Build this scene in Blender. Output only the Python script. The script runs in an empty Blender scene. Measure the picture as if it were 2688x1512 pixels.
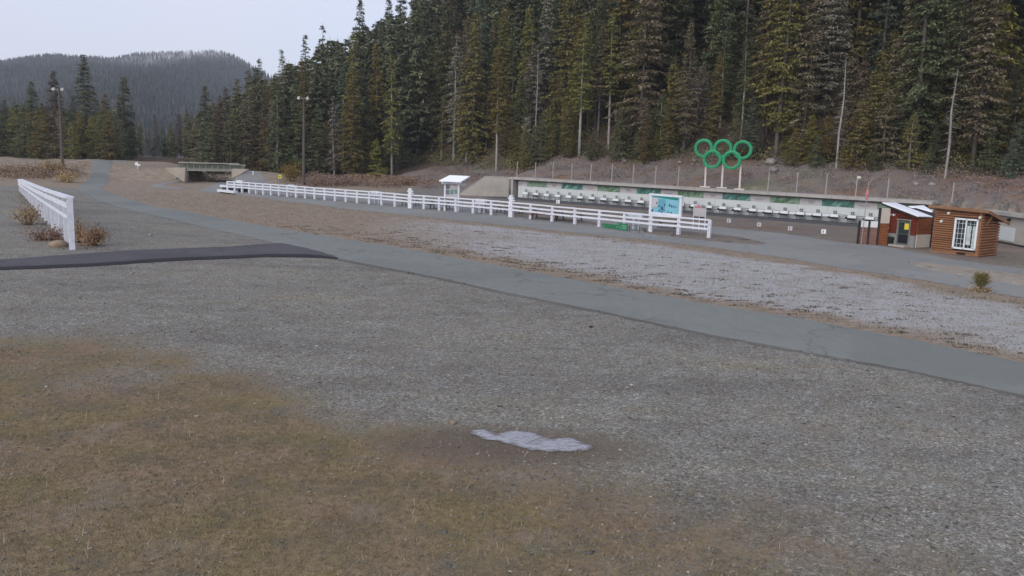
import bpy, bmesh, math, random
import numpy as np
from mathutils import Vector, Matrix
random.seed(7); np.random.seed(7)
rng = np.random.default_rng(11)
SC = bpy.context.scene
COL = SC.collection

# ------------------------------------------------------------------ camera
W, HH = 2688.0, 1512.0
FPX = 2200.0
CAMH = 4.7
PITCH = math.atan(361.0 / FPX)
ROLL = math.radians(1.9)
_F = np.array([0, math.cos(PITCH), -math.sin(PITCH)])
_R0 = np.array([1.0, 0, 0]); _U0 = np.array([0, math.sin(PITCH), math.cos(PITCH)])
_R = math.cos(ROLL) * _R0 + math.sin(ROLL) * _U0
_U = -math.sin(ROLL) * _R0 + math.cos(ROLL) * _U0
cd = bpy.data.cameras.new('camera'); cam = bpy.data.objects.new('camera', cd); COL.objects.link(cam)
cd.sensor_width = 36.0; cd.lens = 36.0 * FPX / W; cd.clip_start = 0.2; cd.clip_end = 6000
M = Matrix(((_R[0], _U[0], -_F[0], 0), (_R[1], _U[1], -_F[1], 0), (_R[2], _U[2], -_F[2], CAMH), (0, 0, 0, 1)))
cam.matrix_world = M
SC.camera = cam

# ------------------------------------------------------------------ world, sun, exposure
world = bpy.data.worlds.new('World'); SC.world = world; world.use_nodes = True
wn = world.node_tree; wn.nodes.clear()
sky = wn.nodes.new('ShaderNodeTexSky'); sky.sky_type = 'NISHITA'; sky.sun_disc = False
sky.sun_elevation = math.radians(28); sky.sun_rotation = math.radians(215)
sky.air_density = 1.0; sky.dust_density = 1.5; sky.ozone_density = 2.0
sc_ = wn.nodes.new('ShaderNodeVectorMath'); sc_.operation = 'SCALE'; sc_.inputs['Scale'].default_value = 0.10
wn.links.new(sky.outputs[0], sc_.inputs[0])
tc = wn.nodes.new('ShaderNodeTexCoord'); cn = wn.nodes.new('ShaderNodeTexNoise'); cn.inputs['Scale'].default_value = 1.3
cn.inputs['Detail'].default_value = 3
wn.links.new(tc.outputs['Generated'], cn.inputs['Vector'])
cr = wn.nodes.new('ShaderNodeValToRGB')
cr.color_ramp.elements[0].position = 0.35; cr.color_ramp.elements[0].color = (0.268, 0.290, 0.360, 1)
cr.color_ramp.elements[1].position = 0.65; cr.color_ramp.elements[1].color = (0.308, 0.303, 0.355, 1)
wn.links.new(cn.outputs['Fac'], cr.inputs[0])
mx = wn.nodes.new('ShaderNodeMixRGB'); mx.inputs[0].default_value = 0.86
wn.links.new(sc_.outputs[0], mx.inputs[1]); wn.links.new(cr.outputs[0], mx.inputs[2])
bg = wn.nodes.new('ShaderNodeBackground'); bg.inputs['Strength'].default_value = 1.0
wn.links.new(mx.outputs[0], bg.inputs[0])
wo = wn.nodes.new('ShaderNodeOutputWorld'); wn.links.new(bg.outputs[0], wo.inputs[0])
sd = bpy.data.lights.new('sun', 'SUN'); sun = bpy.data.objects.new('sun', sd); COL.objects.link(sun)
sd.energy = 0.75; sd.angle = math.radians(40); sd.color = (1.0, 0.95, 0.9)
sun.rotation_euler = (math.radians(62), 0, math.radians(-35)); sun.location = (0, 0, 50)
SC.view_settings.view_transform = 'Standard'; SC.view_settings.look = 'None'
SC.view_settings.exposure = 1.4; SC.view_settings.gamma = 1.0
SC.view_settings.use_curve_mapping = False
SC.render.engine = 'CYCLES'

# ------------------------------------------------------------------ survey helpers: photo bearing -> metres
def ray(px, py): return _F * FPX + _R * (px - W / 2) - _U * (py - HH / 2)
def G(px, py, z=0.0):
    v = ray(px, py); t = (z - CAMH) / v[2]; return Vector((v[0] * t, v[1] * t, z))
def at(px, py, Y):
    v = ray(px, py); t = Y / v[1]; return Vector((v[0] * t, Y, CAMH + v[2] * t))
def proj(x, y, z):
    d = np.array([x, y, z - CAMH]); k = FPX / d.dot(_F)
    return W / 2 + d.dot(_R) * k, HH / 2 - d.dot(_U) * k
def zoff(px, py, Y): return at(px, py, Y).z

# ------------------------------------------------------------------ terrain
def sstep(x, a, b):
    t = np.clip((np.asarray(x, float) - a) / (b - a), 0, 1); return t * t * (3 - 2 * t)
WA = G(1358, 518); WB = G(2240, 586)
WD = (WB - WA).normalized(); WN = Vector((-WD.y, WD.x, 0))
if WN.y < 0: WN = -WN
def vnoise(x, y, seed=0):
    x = np.asarray(x, float); y = np.asarray(y, float)
    xi = np.floor(x).astype(np.int64); yi = np.floor(y).astype(np.int64); fx = x - xi; fy = y - yi
    def hsh(a, b):
        n = (a * 374761393 + b * 668265263 + seed * 1442695041) & 0x7fffffff
        n = ((n ^ (n >> 13)) * 1274126177) & 0x7fffffff
        return ((n ^ (n >> 16)) & 0xffff) / 65535.0
    u = fx * fx * (3 - 2 * fx); v = fy * fy * (3 - 2 * fy)
    return (hsh(xi, yi) * (1 - u) + hsh(xi + 1, yi) * u) * (1 - v) + (hsh(xi, yi + 1) * (1 - u) + hsh(xi + 1, yi + 1) * u) * v
def dwall(x, y):
    d = (x - WA.x) * WN.x + (y - WA.y) * WN.y; s = (x - WA.x) * WD.x + (y - WA.y) * WD.y
    return d, s
BRX0, BRX1 = at(486, 450, 95).x, at(609, 450, 95).x
def hgt(x, y):
    x = np.asarray(x, float); y = np.asarray(y, float)
    d, s = dwall(x, y)
    dd = d - 0.42 * np.maximum(0, -s - 4)
    top = 1.95 * sstep(dd, 1.0, 1.7) * sstep(s, -6.2, -1.2)
    e1 = np.clip(dd - 1.2, 0, 11); e2 = np.clip(dd - 12.2, 0, 75); e3 = np.clip(dd - 87, 0, 200)
    bumps = (vnoise(x / 3.1, y / 3.1, 3) - .5) * 0.7 + (vnoise(x / 1.2, y / 1.2, 4) - .5) * 0.35
    hill = 0.235 * e1 + 0.66 * e2 + 0.15 * e3
    z = top + hill * sstep(s, -170, -90) + bumps * sstep(dd, 1.8, 6)
    # grassy bank at the far left
    bank = 1.35 * sstep(y, 76, 99) * (1 - sstep(x, -51, -43)) * (1 - sstep(y, 150, 200))
    bank += (vnoise(x / 2.2, y / 2.2, 5) - .5) * 0.35 * sstep(bank, .1, .6)
    z = z + bank
    # embankment carrying the bridge
    em = 1.33 * np.exp(-((y - 99.0) / 4.2) ** 4) * sstep(x, -56, -44) * (1 - sstep(x, -31, -19))
    op = sstep(x, BRX0 - .25, BRX0 + .1) * (1 - sstep(x, BRX1 - .1, BRX1 + .25))
    z = z + em * (1 - op)
    rel = (vnoise(x / 4.3, y / 4.3, 1) - .5) * 0.04
    far = sstep(y, 160, 400) * (1 - sstep(x, -40, 20)) * 3.0
    return z + rel - far
def h1(x, y): return float(hgt(np.array([x]), np.array([y]))[0])
def hit(px, py):
    v = ray(px, py); v = v / v[1]
    Y = 6.0
    while Y < 400:
        if CAMH + v[2] * Y <= h1(v[0] * Y, Y): break
        Y += 0.5
    return Vector((v[0] * Y, Y, h1(v[0] * Y, Y)))

# ------------------------------------------------------------------ mesh helpers
class MB:
    def __init__(s): s.v = []; s.f = []
    def add(s, vs, fs):
        o = len(s.v); s.v += [tuple(a) for a in vs]; s.f += [tuple(i + o for i in f) for f in fs]; return s
    def box(s, c, d, rz=0.0, ax=None):
        hx, hy, hz = d[0] / 2, d[1] / 2, d[2] / 2
        vs = []
        m = ax if ax is not None else Matrix.Rotation(rz, 3, 'Z')
        for sz in (-1, 1):
            for sx, sy in ((-1, -1), (1, -1), (1, 1), (-1, 1)):
                vs.append(Vector(c) + m @ Vector((sx * hx, sy * hy, sz * hz)))
        return s.add(vs, [(3, 2, 1, 0), (4, 5, 6, 7), (0, 1, 5, 4), (1, 2, 6, 5), (2, 3, 7, 6), (3, 0, 4, 7)])
    def beam(s, a, b, w, h):
        a = Vector(a); b = Vector(b); x = (b - a); L = x.length; x = x.normalized()
        up = Vector((0, 0, 1)) if abs(x.z) < .95 else Vector((0, 1, 0))
        y = up.cross(x).normalized(); z = x.cross(y)
        m = Matrix((x, y, z)).transposed()
        return s.box((a + b) / 2, (L, w, h), ax=m)
    def tube(s, pts, rad, n=8, cap=True):
        pts = [Vector(p) for p in pts]; vs = []; fs = []
        if not hasattr(rad, '__len__'): rad = [rad] * len(pts)
        for i, p in enumerate(pts):
            t = (pts[min(i + 1, len(pts) - 1)] - pts[max(i - 1, 0)]).normalized()
            up = Vector((0, 0, 1)) if abs(t.z) < .9 else Vector((1, 0, 0))
            a = t.cross(up).normalized(); b = t.cross(a)
            for k in range(n):
                an = 2 * math.pi * k / n; vs.append(p + a * math.cos(an) * rad[i] + b * math.sin(an) * rad[i])
        for i in range(len(pts) - 1):
            for k in range(n):
                k2 = (k + 1) % n; fs.append((i * n + k, i * n + k2, (i + 1) * n + k2, (i + 1) * n + k))
        if cap:
            fs.append(tuple(range(n))); fs.append(tuple(reversed([(len(pts) - 1) * n + k for k in range(n)])))
        return s.add(vs, fs)
    def cyl(s, c, r, h, n=16): c = Vector(c); return s.tube([c, c + Vector((0, 0, h))], r, n)
    def prism(s, pts, thick):           # pts planar polygon, extruded by vector thick
        n = len(pts); t = Vector(thick); vs = [Vector(p) for p in pts] + [Vector(p) + t for p in pts]
        fs = [tuple(reversed(range(n))), tuple(range(n, 2 * n))] + [(i, (i + 1) % n, n + (i + 1) % n, n + i) for i in range(n)]
        return s.add(vs, fs)
    def lump(s, c, r, sub=1, jit=.18, sq=(1, 1, 1)):
        bm = bmesh.new(); bmesh.ops.create_icosphere(bm, subdivisions=sub, radius=1)
        vs = []
        for v in bm.verts:
            k = 1 + random.uniform(-jit, jit); vs.append((c[0] + v.co.x * r * k * sq[0], c[1] + v.co.y * r * k * sq[1], c[2] + v.co.z * r * k * sq[2]))
        fs = [tuple(v.index for v in f.verts) for f in bm.faces]; bm.free()
        return s.add(vs, fs)
    def mesh(s, name, mat=None, smooth=False):
        me = bpy.data.meshes.new(name); me.from_pydata(s.v, [], s.f); me.update()
        if mat: me.materials.append(mat)
        if smooth: me.polygons.foreach_set('use_smooth', [True] * len(me.polygons))
        bm = bmesh.new(); bm.from_mesh(me); bmesh.ops.recalc_face_normals(bm, faces=bm.faces); bm.to_mesh(me); bm.free()
        return me
def npmesh(name, V, Fc, mat=None, k=3):
    me = bpy.data.meshes.new(name); V = np.asarray(V, np.float32); Fc = np.asarray(Fc, np.int32)
    me.vertices.add(len(V)); me.vertices.foreach_set('co', V.ravel())
    me.loops.add(Fc.size); me.loops.foreach_set('vertex_index', Fc.ravel())
    me.polygons.add(len(Fc)); me.polygons.foreach_set('loop_start', np.arange(0, Fc.size, k, dtype=np.int32))
    me.polygons.foreach_set('loop_total', np.full(len(Fc), k, np.int32))
    me.update(calc_edges=True)
    if mat: me.materials.append(mat)
    return me
def link(name, data, parent=None, loc=None, rz=0.0):
    o = bpy.data.objects.new(name, data); COL.objects.link(o)
    if parent: o.parent = parent
    if loc is not None: o.location = loc
    o.rotation_euler = (0, 0, rz); return o
def thing(name, label, cat, loc=(0, 0, 0), rz=0.0, group=None, data=None):
    o = link(name, data, None, loc, rz); o['label'] = label; o['category'] = cat
    if group: o['group'] = group
    return o
def part(name, mb, mat, parent, label=None, smooth=False, loc=None, rz=0.0):
    o = link(name, mb.mesh(name, mat, smooth) if isinstance(mb, MB) else mb, parent, loc, rz)
    if label: o['label'] = label
    return o
def kind(o, k): o['kind'] = k; return o
def text_mesh(body, size, mat, depth=0.004):
    c = bpy.data.curves.new('lettering', 'FONT'); c.body = body; c.size = size; c.align_x = 'CENTER'; c.align_y = 'CENTER'; c.extrude = depth
    o = bpy.data.objects.new('lettering', c); COL.objects.link(o)
    dg = bpy.context.evaluated_depsgraph_get(); me = bpy.data.meshes.new_from_object(o.evaluated_get(dg))
    bpy.data.objects.remove(o); me.materials.clear(); me.materials.append(mat)
    me.transform(Matrix.Rotation(math.pi / 2, 4, 'X')); return me
def copy_tree(o, loc, rz=None):
    c = o.copy(); COL.objects.link(c); c.location = loc
    if rz is not None: c.rotation_euler = (0, 0, rz)
    for ch in list(o.children):
        d = ch.copy(); COL.objects.link(d); d.parent = c
        for g in list(ch.children):
            e = g.copy(); COL.objects.link(e); e.parent = d
    return c

# ------------------------------------------------------------------ materials
def nt(name, rough=0.9, spec=0.2):
    m = bpy.data.materials.new(name); m.use_nodes = True; n = m.node_tree; b = n.nodes['Principled BSDF']
    b.inputs['Roughness'].default_value = rough; b.inputs['Specular IOR Level'].default_value = spec
    return m, n, b
def mixc(n, fac, a, b, mode='MIX'):
    x = n.nodes.new('ShaderNodeMixRGB'); x.blend_type = mode
    for i, s in ((0, fac), (1, a), (2, b)):
        if hasattr(s, 'is_linked') or hasattr(s, 'links'): n.links.new(s, x.inputs[i])
        elif i == 0: x.inputs[0].default_value = s
        else: x.inputs[i].default_value = (*s[:3], 1)
    return x.outputs[0]
def noise(n, scale, detail=4, rough=.55, vec=None, stretch=None):
    t = n.nodes.new('ShaderNodeTexNoise'); t.inputs['Scale'].default_value = scale; t.inputs['Detail'].default_value = detail
    t.inputs['Roughness'].default_value = rough
    if vec is None: vec = coords(n)
    if stretch:
        mp = n.nodes.new('ShaderNodeMapping'); mp.inputs['Scale'].default_value = stretch; n.links.new(vec, mp.inputs[0]); vec = mp.outputs[0]
    n.links.new(vec, t.inputs['Vector']); return t.outputs['Fac']
def coords(n):
    g = n.nodes.get('Geometry') or n.nodes.new('ShaderNodeNewGeometry'); g.name = 'Geometry'; return g.outputs['Position']
def ocoords(n):
    g = n.nodes.new('ShaderNodeTexCoord'); return g.outputs['Object']
def ramp(n, fac, stops, interp='LINEAR'):
    r = n.nodes.new('ShaderNodeValToRGB'); r.color_ramp.interpolation = interp; e = r.color_ramp.elements
    while len(e) > 1: e.remove(e[-1])
    e[0].position = stops[0][0]; c = stops[0][1]; e[0].color = (*(c if hasattr(c, '__len__') else (c,) * 3), 1)
    for p, c in stops[1:]:
        q = e.new(p); q.color = (*(c if hasattr(c, '__len__') else (c,) * 3), 1)
    n.links.new(fac, r.inputs[0]); return r.outputs[0]
def bump(n, b, hsock, strength, dist):
    u = n.nodes.new('ShaderNodeBump'); u.inputs['Strength'].default_value = strength; u.inputs['Distance'].default_value = dist
    n.links.new(hsock, u.inputs['Height']); n.links.new(u.outputs[0], b.inputs['Normal'])
def math_(n, op, a, b=None, clamp=False):
    x = n.nodes.new('ShaderNodeMath'); x.operation = op; x.use_clamp = clamp
    for i, s in ((0, a), (1, b)):
        if s is None: continue
        if isinstance(s, (int, float)): x.inputs[i].default_value = s
        else: n.links.new(s, x.inputs[i])
    return x.outputs[0]
def simple(name, col, rough=.8, var=.18, scale=6, spec=.25, stain=None, stretch=None, metal=0, local=False):
    m, n, b = nt(name, rough, spec); b.inputs['Metallic'].default_value = metal
    f = noise(n, scale, 5, .6, vec=ocoords(n) if local else None, stretch=stretch)
    lo = tuple(c * (1 - var) for c in col); hi = tuple(min(1, c * (1 + var)) for c in col)
    c = ramp(n, f, [(.3, lo), (.7, hi)])
    if stain:
        f2 = noise(n, scale * .23, 4, .7, stretch=stretch); c = mixc(n, ramp(n, f2, [(.5, 0.), (.72, 1.)]), c, stain)
    n.links.new(c, b.inputs['Base Color']); bump(n, b, f, .15, .01); return m

def foliage(name, dark, mid, light):
    m, n, b = nt(name, .75, .15)
    g = n.nodes.new('ShaderNodeNewGeometry'); oi = n.nodes.new('ShaderNodeObjectInfo')
    c = ramp(n, g.outputs['Random Per Island'], [(0, dark), (.5, mid), (1, light)])
    f = noise(n, .55, 3, .6, vec=g.outputs['Position'])
    c = mixc(n, ramp(n, f, [(.38, 0.), (.66, 1.)]), c, mixc(n, .55, c, light), 'MIX')
    hs = n.nodes.new('ShaderNodeHueSaturation'); n.links.new(c, hs.inputs['Color'])
    n.links.new(math_(n, 'ADD', math_(n, 'MULTIPLY', oi.outputs['Random'], .06), .47), hs.inputs['Hue'])
    n.links.new(math_(n, 'ADD', math_(n, 'MULTIPLY', oi.outputs['Random'], .42), .88), hs.inputs['Value'])
    n.links.new(hs.outputs[0], b.inputs['Base Color']); return m
FOL = {
 'dark green':   foliage('needles_dark_green', (0.0346, 0.0454, 0.0209), (0.0797, 0.0939, 0.0447), (0.1559, 0.1619, 0.082)),
 'olive green':  foliage('needles_olive', (0.0589, 0.0535, 0.0179), (0.1316, 0.1133, 0.0387), (0.2339, 0.1974, 0.0716)),
 'blue-green':   foliage('needles_blue_green', (0.0312, 0.0486, 0.0328), (0.0762, 0.1003, 0.0686), (0.1525, 0.1813, 0.1253)),
 'brownish':     foliage('needles_brown', (0.0567, 0.0437, 0.0256), (0.1251, 0.0963, 0.0595), (0.2085, 0.1686, 0.1105)),
 'yellow-green': foliage('needles_yellow_green', (0.0693, 0.0616, 0.0149), (0.1473, 0.1263, 0.0328), (0.2425, 0.2023, 0.0596)),
 'pale grey-green': foliage('needles_grey_green', (0.0866, 0.0809, 0.0626), (0.1906, 0.1749, 0.1342), (0.3292, 0.2995, 0.2311)),
}
def bark(name, a, b_):
    m, n, b = nt(name, .95, .1)
    f = noise(n, 5, 5, .7, stretch=(1, 1, .25)); n.links.new(ramp(n, f, [(.3, a), (.7, b_)]), b.inputs['Base Color']); bump(n, b, f, .6, .04); return m
BARK = bark('bark_grey', (.055, .046, .042), (.16, .14, .13))
BARKP = bark('bark_pale', (.17, .16, .145), (.36, .34, .315))
BARKD = bark('bark_dark', (.035, .028, .024), (.085, .07, .06))

white = simple('white_painted_wood', (.60, .62, .67), .6, .07, 9, stain=(.47, .49, .53))
whitep = simple('white_panel', (.66, .68, .70), .5, .04, 3)
conc = simple('concrete', (.36, .335, .30), .9, .10, 1.6, stain=(.29, .27, .245))
concl = simple('concrete_ledge', (.35, .332, .305), .9, .12, 2.2, stain=(.24, .23, .215))
concb = simple('bridge_concrete', (.34, .30, .25), .9, .10, 1.6, stain=(.27, .235, .20))
wallw = simple('wall_white_boards', (.50, .53, .525), .7, .04, 1.2, stain=(.45, .48, .485))
steelg = simple('bridge_steel_green', (.10, .115, .085), .7, .25, 3)
steell = simple('bridge_rail_pale', (.24, .24, .21), .7, .15, 3)
galv = simple('galvanised_steel', (.30, .27, .26), .6, .12, 4, metal=.0)
greyp = simple('grey_paint', (.12, .125, .13), .6, .1, 4)
black = simple('black_metal', (.012, .013, .016), .5, .2, 4)
ringg = simple('ring_green', (.018, .24, .105), .5, .16, 1.6, stain=(.022, .19, .09))
poste = simple('ring_post_cream', (.50, .46, .42), .7, .07, 4)
red = simple('red_painted_boards', (.125, .022, .012), .8, .3, 3, stretch=(1, 1, 3), stain=(.085, .016, .012))
orange = simple('orange_stained_wood', (.21, .07, .025), .8, .25, 3, stretch=(1, 1, 6), stain=(.15, .045, .02))
logm = simple('cedar_log_siding', (.25, .118, .058), .75, .25, 4, stretch=(.4, .4, 5), stain=(.15, .065, .034))
logd = simple('cedar_trim', (.22, .12, .065), .8, .2, 3, stain=(.16, .085, .05))
pinkw = simple('weathered_pink_boards', (.21, .115, .088), .85, .2, 3, stretch=(1, 1, 5), stain=(.155, .085, .065))
darkw = simple('dark_timber', (.035, .028, .028), .85, .2, 4)
cream = simple('cream_panel', (.47, .43, .37), .8, .07, 2, stain=(.38, .35, .31))
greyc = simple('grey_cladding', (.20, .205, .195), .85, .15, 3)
snowroof = simple('frosted_white_roof', (.82, .84, .88), .45, .03, 2)
dglass, n_, b_ = nt('dark_window_glass', .06, .6); b_.inputs['Base Color'].default_value = (.022, .032, .034, 1)
nz = noise(n_, 3.0, 3); n_.links.new(ramp(n_, nz, [(.35, (.008, .013, .013)), (.7, (.045, .065, .066))]), b_.inputs['Base Color'])
curtain = simple('white_blind', (.42, .47, .47), .6, .25, 5)
yellow = simple('yellow_sign', (.62, .52, .05), .6, .05, 5)
picr = simple('red_picnic_wood', (.17, .055, .035), .85, .25, 5)
pict = simple('tan_picnic_wood', (.26, .20, .15), .85, .2, 5)
picd = simple('dark_picnic_wood', (.055, .045, .042), .85, .2, 5)
bgreen = simple('banner_green', (.022, .15, .072), .7, .12, 2)
bmint = simple('banner_mint_print', (.17, .34, .26), .7, .1, 3)
teal = simple('map_header_teal', (.012, .19, .15), .6, .1, 3)
cyan_ = simple('map_lake_blue', (.155, .385, .47), .6, .09, 2.5, stain=(.22, .44, .52))
cyand = simple('map_blue', (.10, .30, .37), .6, .05, 2.5)
navy = simple('map_navy', (.035, .055, .12), .6, .1, 5)
grass_print = simple('photo_print_grey', (.12, .14, .15), .6, .5, 14)
green_print = simple('photo_print_green', (.13, .22, .20), .6, .5, 12)
pinkp = simple('pink_print', (.42, .17, .18), .7, .2, 6)
palep = simple('pale_print', (.42, .40, .41), .7, .06, 3)
greytxt = simple('grey_print', (.14, .145, .16), .7, .1, 3)
lampw = simple('lamp_white', (.62, .60, .55), .4, .04, 3)
polew = simple('wooden_pole', (.10, .082, .075), .9, .2, 3, stretch=(1, 1, .2))
rockm = simple('pale_rock', (.25, .23, .215), .9, .3, 3, stain=(.13, .12, .11))
rockd = simple('tan_rock', (.24, .185, .13), .9, .25, 3)

def wave_print(name, cols):
    m, n, b = nt(name, .7, .2)
    mp_ = n.nodes.new('ShaderNodeMapping'); mp_.inputs['Rotation'].default_value = (0.5, .6, 0.3); n.links.new(coords(n), mp_.inputs[0])
    w = noise(n, 1.5, 3, .55, vec=mp_.outputs[0], stretch=(.8, 1.0, 3.0))
    w = ramp(n, w, [(.28, 0.), (.72, 1.)])
    n.links.new(ramp(n, w, cols), b.inputs['Base Color']); return m
greenw = wave_print('banner_green_waves', [(0, (.05, .10, .06)), (.4, (.10, .18, .10)), (.6, (.24, .31, .25)), (.8, (.13, .21, .14)), (1, (.42, .46, .43))])
tealw = wave_print('banner_teal_waves', [(0, (.05, .08, .08)), (.4, (.07, .14, .12)), (.55, (.04, .22, .18)), (.75, (.18, .25, .23)), (1, (.42, .46, .47))])

# asphalt
def asphalt(name, a, b2, fine=.25):
    m, n, b = nt(name, .9, .15)
    big = noise(n, .35, 5, .6); mid = noise(n, 3.0, 4, .6, stretch=(1, .4, 1)); fi = noise(n, 55, 2, .7)
    c = ramp(n, big, [(.3, a), (.7, b2)])
    c = mixc(n, .35, c, ramp(n, mid, [(.3, tuple(x * .82 for x in a)), (.7, tuple(x * 1.15 for x in b2))]))
    c = mixc(n, fine, c, ramp(n, fi, [(.35, tuple(x * .45 for x in a)), (.68, tuple(x * 1.7 for x in b2))]))
    dv_ = n.nodes.new('ShaderNodeVectorMath'); dv_.operation = 'ADD'; nz_ = n.nodes.new('ShaderNodeTexNoise'); nz_.inputs['Scale'].default_value = 1.2; n.links.new(coords(n), nz_.inputs['Vector'])
    sc2 = n.nodes.new('ShaderNodeVectorMath'); sc2.operation = 'SCALE'; sc2.inputs['Scale'].default_value = 1.6; n.links.new(nz_.outputs['Color'], sc2.inputs[0])
    n.links.new(coords(n), dv_.inputs[0]); n.links.new(sc2.outputs[0], dv_.inputs[1])
    ve = n.nodes.new('ShaderNodeTexVoronoi'); ve.feature = 'DISTANCE_TO_EDGE'; ve.inputs['Scale'].default_value = .22; n.links.new(dv_.outputs[0], ve.inputs['Vector'])
    crk = math_(n, 'MULTIPLY', ramp(n, ve.outputs['Distance'], [(0, 1.), (.007, .8), (.014, 0.)]), ramp(n, noise(n, .3, 3), [(.42, 0.), (.6, .6)]))
    c = mixc(n, crk, c, tuple(x * .45 for x in a))
    pat = noise(n, .12, 3, .5); c = mixc(n, ramp(n, pat, [(.52, 0.), (.56, .35)]), c, tuple(x * .80 for x in a))
    n.links.new(c, b.inputs['Base Color']); bump(n, b, fi, .35, .006); return m
asph = asphalt('weathered_asphalt', (.166, .178, .168), (.190, .200, .186))
asph2 = asphalt('range_asphalt', (.200, .204, .196), (.232, .232, .221))
asphd = asphalt('fresh_asphalt', (.062, .058, .064), (.092, .090, .098))
asphe = asphalt('dark_road_edge', (.020, .019, .022), (.030, .028, .032))

# ground
def ground_mat():
    m, n, b = nt('ground_cover', .95, .12)
    P = coords(n)
    def attr(nm):
        a = n.nodes.new('ShaderNodeAttribute'); a.attribute_name = nm; s = n.nodes.new('ShaderNodeSeparateColor'); n.links.new(a.outputs['Color'], s.inputs[0]); return s.outputs, a
    s1, _a = attr('cover_a'); s2, _b = attr('cover_b')
    big = noise(n, .22, 5, .6); mid = noise(n, 1.3, 5, .62); fine = noise(n, 9, 4, .7); vfine = noise(n, 60, 3, .75)
    vo = n.nodes.new('ShaderNodeTexVoronoi'); vo.inputs['Scale'].default_value = 38; n.links.new(P, vo.inputs['Vector'])
    vs = n.nodes.new('ShaderNodeSeparateColor'); n.links.new(vo.outputs['Color'], vs.inputs[0])
    vo2 = n.nodes.new('ShaderNodeTexVoronoi'); vo2.inputs['Scale'].default_value = 17; n.links.new(P, vo2.inputs['Vector'])
    vs2 = n.nodes.new('ShaderNodeSeparateColor'); n.links.new(vo2.outputs['Color'], vs2.inputs[0])
    vo3 = n.nodes.new('ShaderNodeTexVoronoi'); vo3.inputs['Scale'].default_value = 4.5; n.links.new(P, vo3.inputs['Vector'])
    vs3 = n.nodes.new('ShaderNodeSeparateColor'); n.links.new(vo3.outputs['Color'], vs3.inputs[0])
    # gravel
    base = mixc(n, ramp(n, big, [(.36, 0.), (.64, 1.)]), (.182, .171, .148), (.230, .211, .176))
    base = mixc(n, ramp(n, mid, [(.42, 0.), (.62, 1.)]), base, (.225, .221, .200))
    st = ramp(n, vs.outputs[0], [(0, .45), (.55, .88), (.85, 1.2), (1., 1.8)])
    grav = mixc(n, .85, base, st, 'MULTIPLY')
    st2 = ramp(n, vs2.outputs[0], [(0, .75), (.7, 1.), (.93, 1.3), (1., 1.8)])
    grav = mixc(n, .6, grav, st2, 'MULTIPLY')
    grav = mixc(n, .25, grav, ramp(n, vs3.outputs[0], [(0, .78), (.5, 1.), (1., 1.25)]), 'MULTIPLY')
    grav = mixc(n, ramp(n, noise(n, .5, 4, .6), [(.55, 0.), (.75, .45)]), grav, (.180, .158, .115))
    # dry grass
    gr = ramp(n, mid, [(.28, (.105, .086, .055)), (.45, (.165, .128, .075)), (.6, (.200, .150, .096)), (.75, (.155, .130, .068))])
    gr = mixc(n, .75, gr, ramp(n, fine, [(.3, .5), (.55, 1.05), (.75, 1.45)]), 'MULTIPLY')
    gr = mixc(n, .6, gr, ramp(n, vfine, [(.3, .5), (.7, 1.5)]), 'MULTIPLY')
    # tan turf / frost
    sfn = noise(n, 2.4, 5, .7, stretch=(.5, 1.6, 1))
    tan = ramp(n, sfn, [(.3, (.150, .120, .090)), (.5, (.245, .196, .150)), (.7, (.31, .255, .20))])
    tan = mixc(n, .55, tan, ramp(n, fine, [(.3, .6), (.7, 1.35)]), 'MULTIPLY')
    fr = ramp(n, sfn, [(.28, (.245, .235, .22)), (.42, (.315, .318, .312)), (.56, (.345, .332, .33)), (.70, (.40, .41, .41))])
    fr = mixc(n, .35, fr, ramp(n, fine, [(.28, .65), (.6, 1.1)]), 'MULTIPLY')
    fr = mixc(n, ramp(n, noise(n, .9, 5, .7), [(.50, 0.), (.68, .55)]), fr, tan)
    flo = ramp(n, mid, [(.3, (.05, .04, .028)), (.5, (.09, .066, .048)), (.7, (.125, .085, .06))])
    flo = mixc(n, .5, flo, ramp(n, fine, [(.3, .5), (.7, 1.5)]), 'MULTIPLY')
    brush = ramp(n, noise(n, .8, 6, .7), [(.32, (.085, .072, .066)), (.45, (.175, .152, .142)), (.58, (.165, .125, .10)), (.72, (.25, .225, .21))])
    bz = noise(n, .16, 4, .65)
    brush = mixc(n, ramp(n, bz, [(.36, .8), (.46, 0.)]), brush, mixc(n, 1, brush, (.95, 1.15, .88), 'MULTIPLY'))
    brush = mixc(n, ramp(n, bz, [(.54, 0.), (.63, .75)]), brush, (.17, .098, .055))
    brush = mixc(n, .7, brush, ramp(n, fine, [(.3, .5), (.7, 1.6)]), 'MULTIPLY')
    dirt = ramp(n, mid, [(.3, (.110, .088, .064)), (.7, (.150, .118, .090))]); dirt = mixc(n, .4, dirt, ramp(n, vfine, [(.3, .6), (.7, 1.4)]), 'MULTIPLY')
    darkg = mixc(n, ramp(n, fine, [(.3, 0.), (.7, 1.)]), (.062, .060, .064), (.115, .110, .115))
    P2 = n.nodes.new('ShaderNodeMapping'); P2.inputs['Rotation'].default_value = (0, 0, math.radians(-44)); P2.inputs['Scale'].default_value = (.25, 1.0, 1); n.links.new(P, P2.inputs[0])
    band = noise(n, .45, 5, .6, vec=P2.outputs[0])
    def soft(sock, amp=.9, w=.12):
        e = math_(n, 'ADD', sock, math_(n, 'MULTIPLY', math_(n, 'SUBTRACT', math_(n, 'ADD', math_(n, 'MULTIPLY', mid, .6), math_(n, 'MULTIPLY', fine, .4)), .5), amp))
        return ramp(n, e, [(.5 - w, 0.), (.5 + w, 1.)])
    c = grav
    c = mixc(n, ramp(n, band, [(.48, 0.), (.64, .6)]), c, mixc(n, 1, c, (.74, .72, .75), 'MULTIPLY'))
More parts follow.
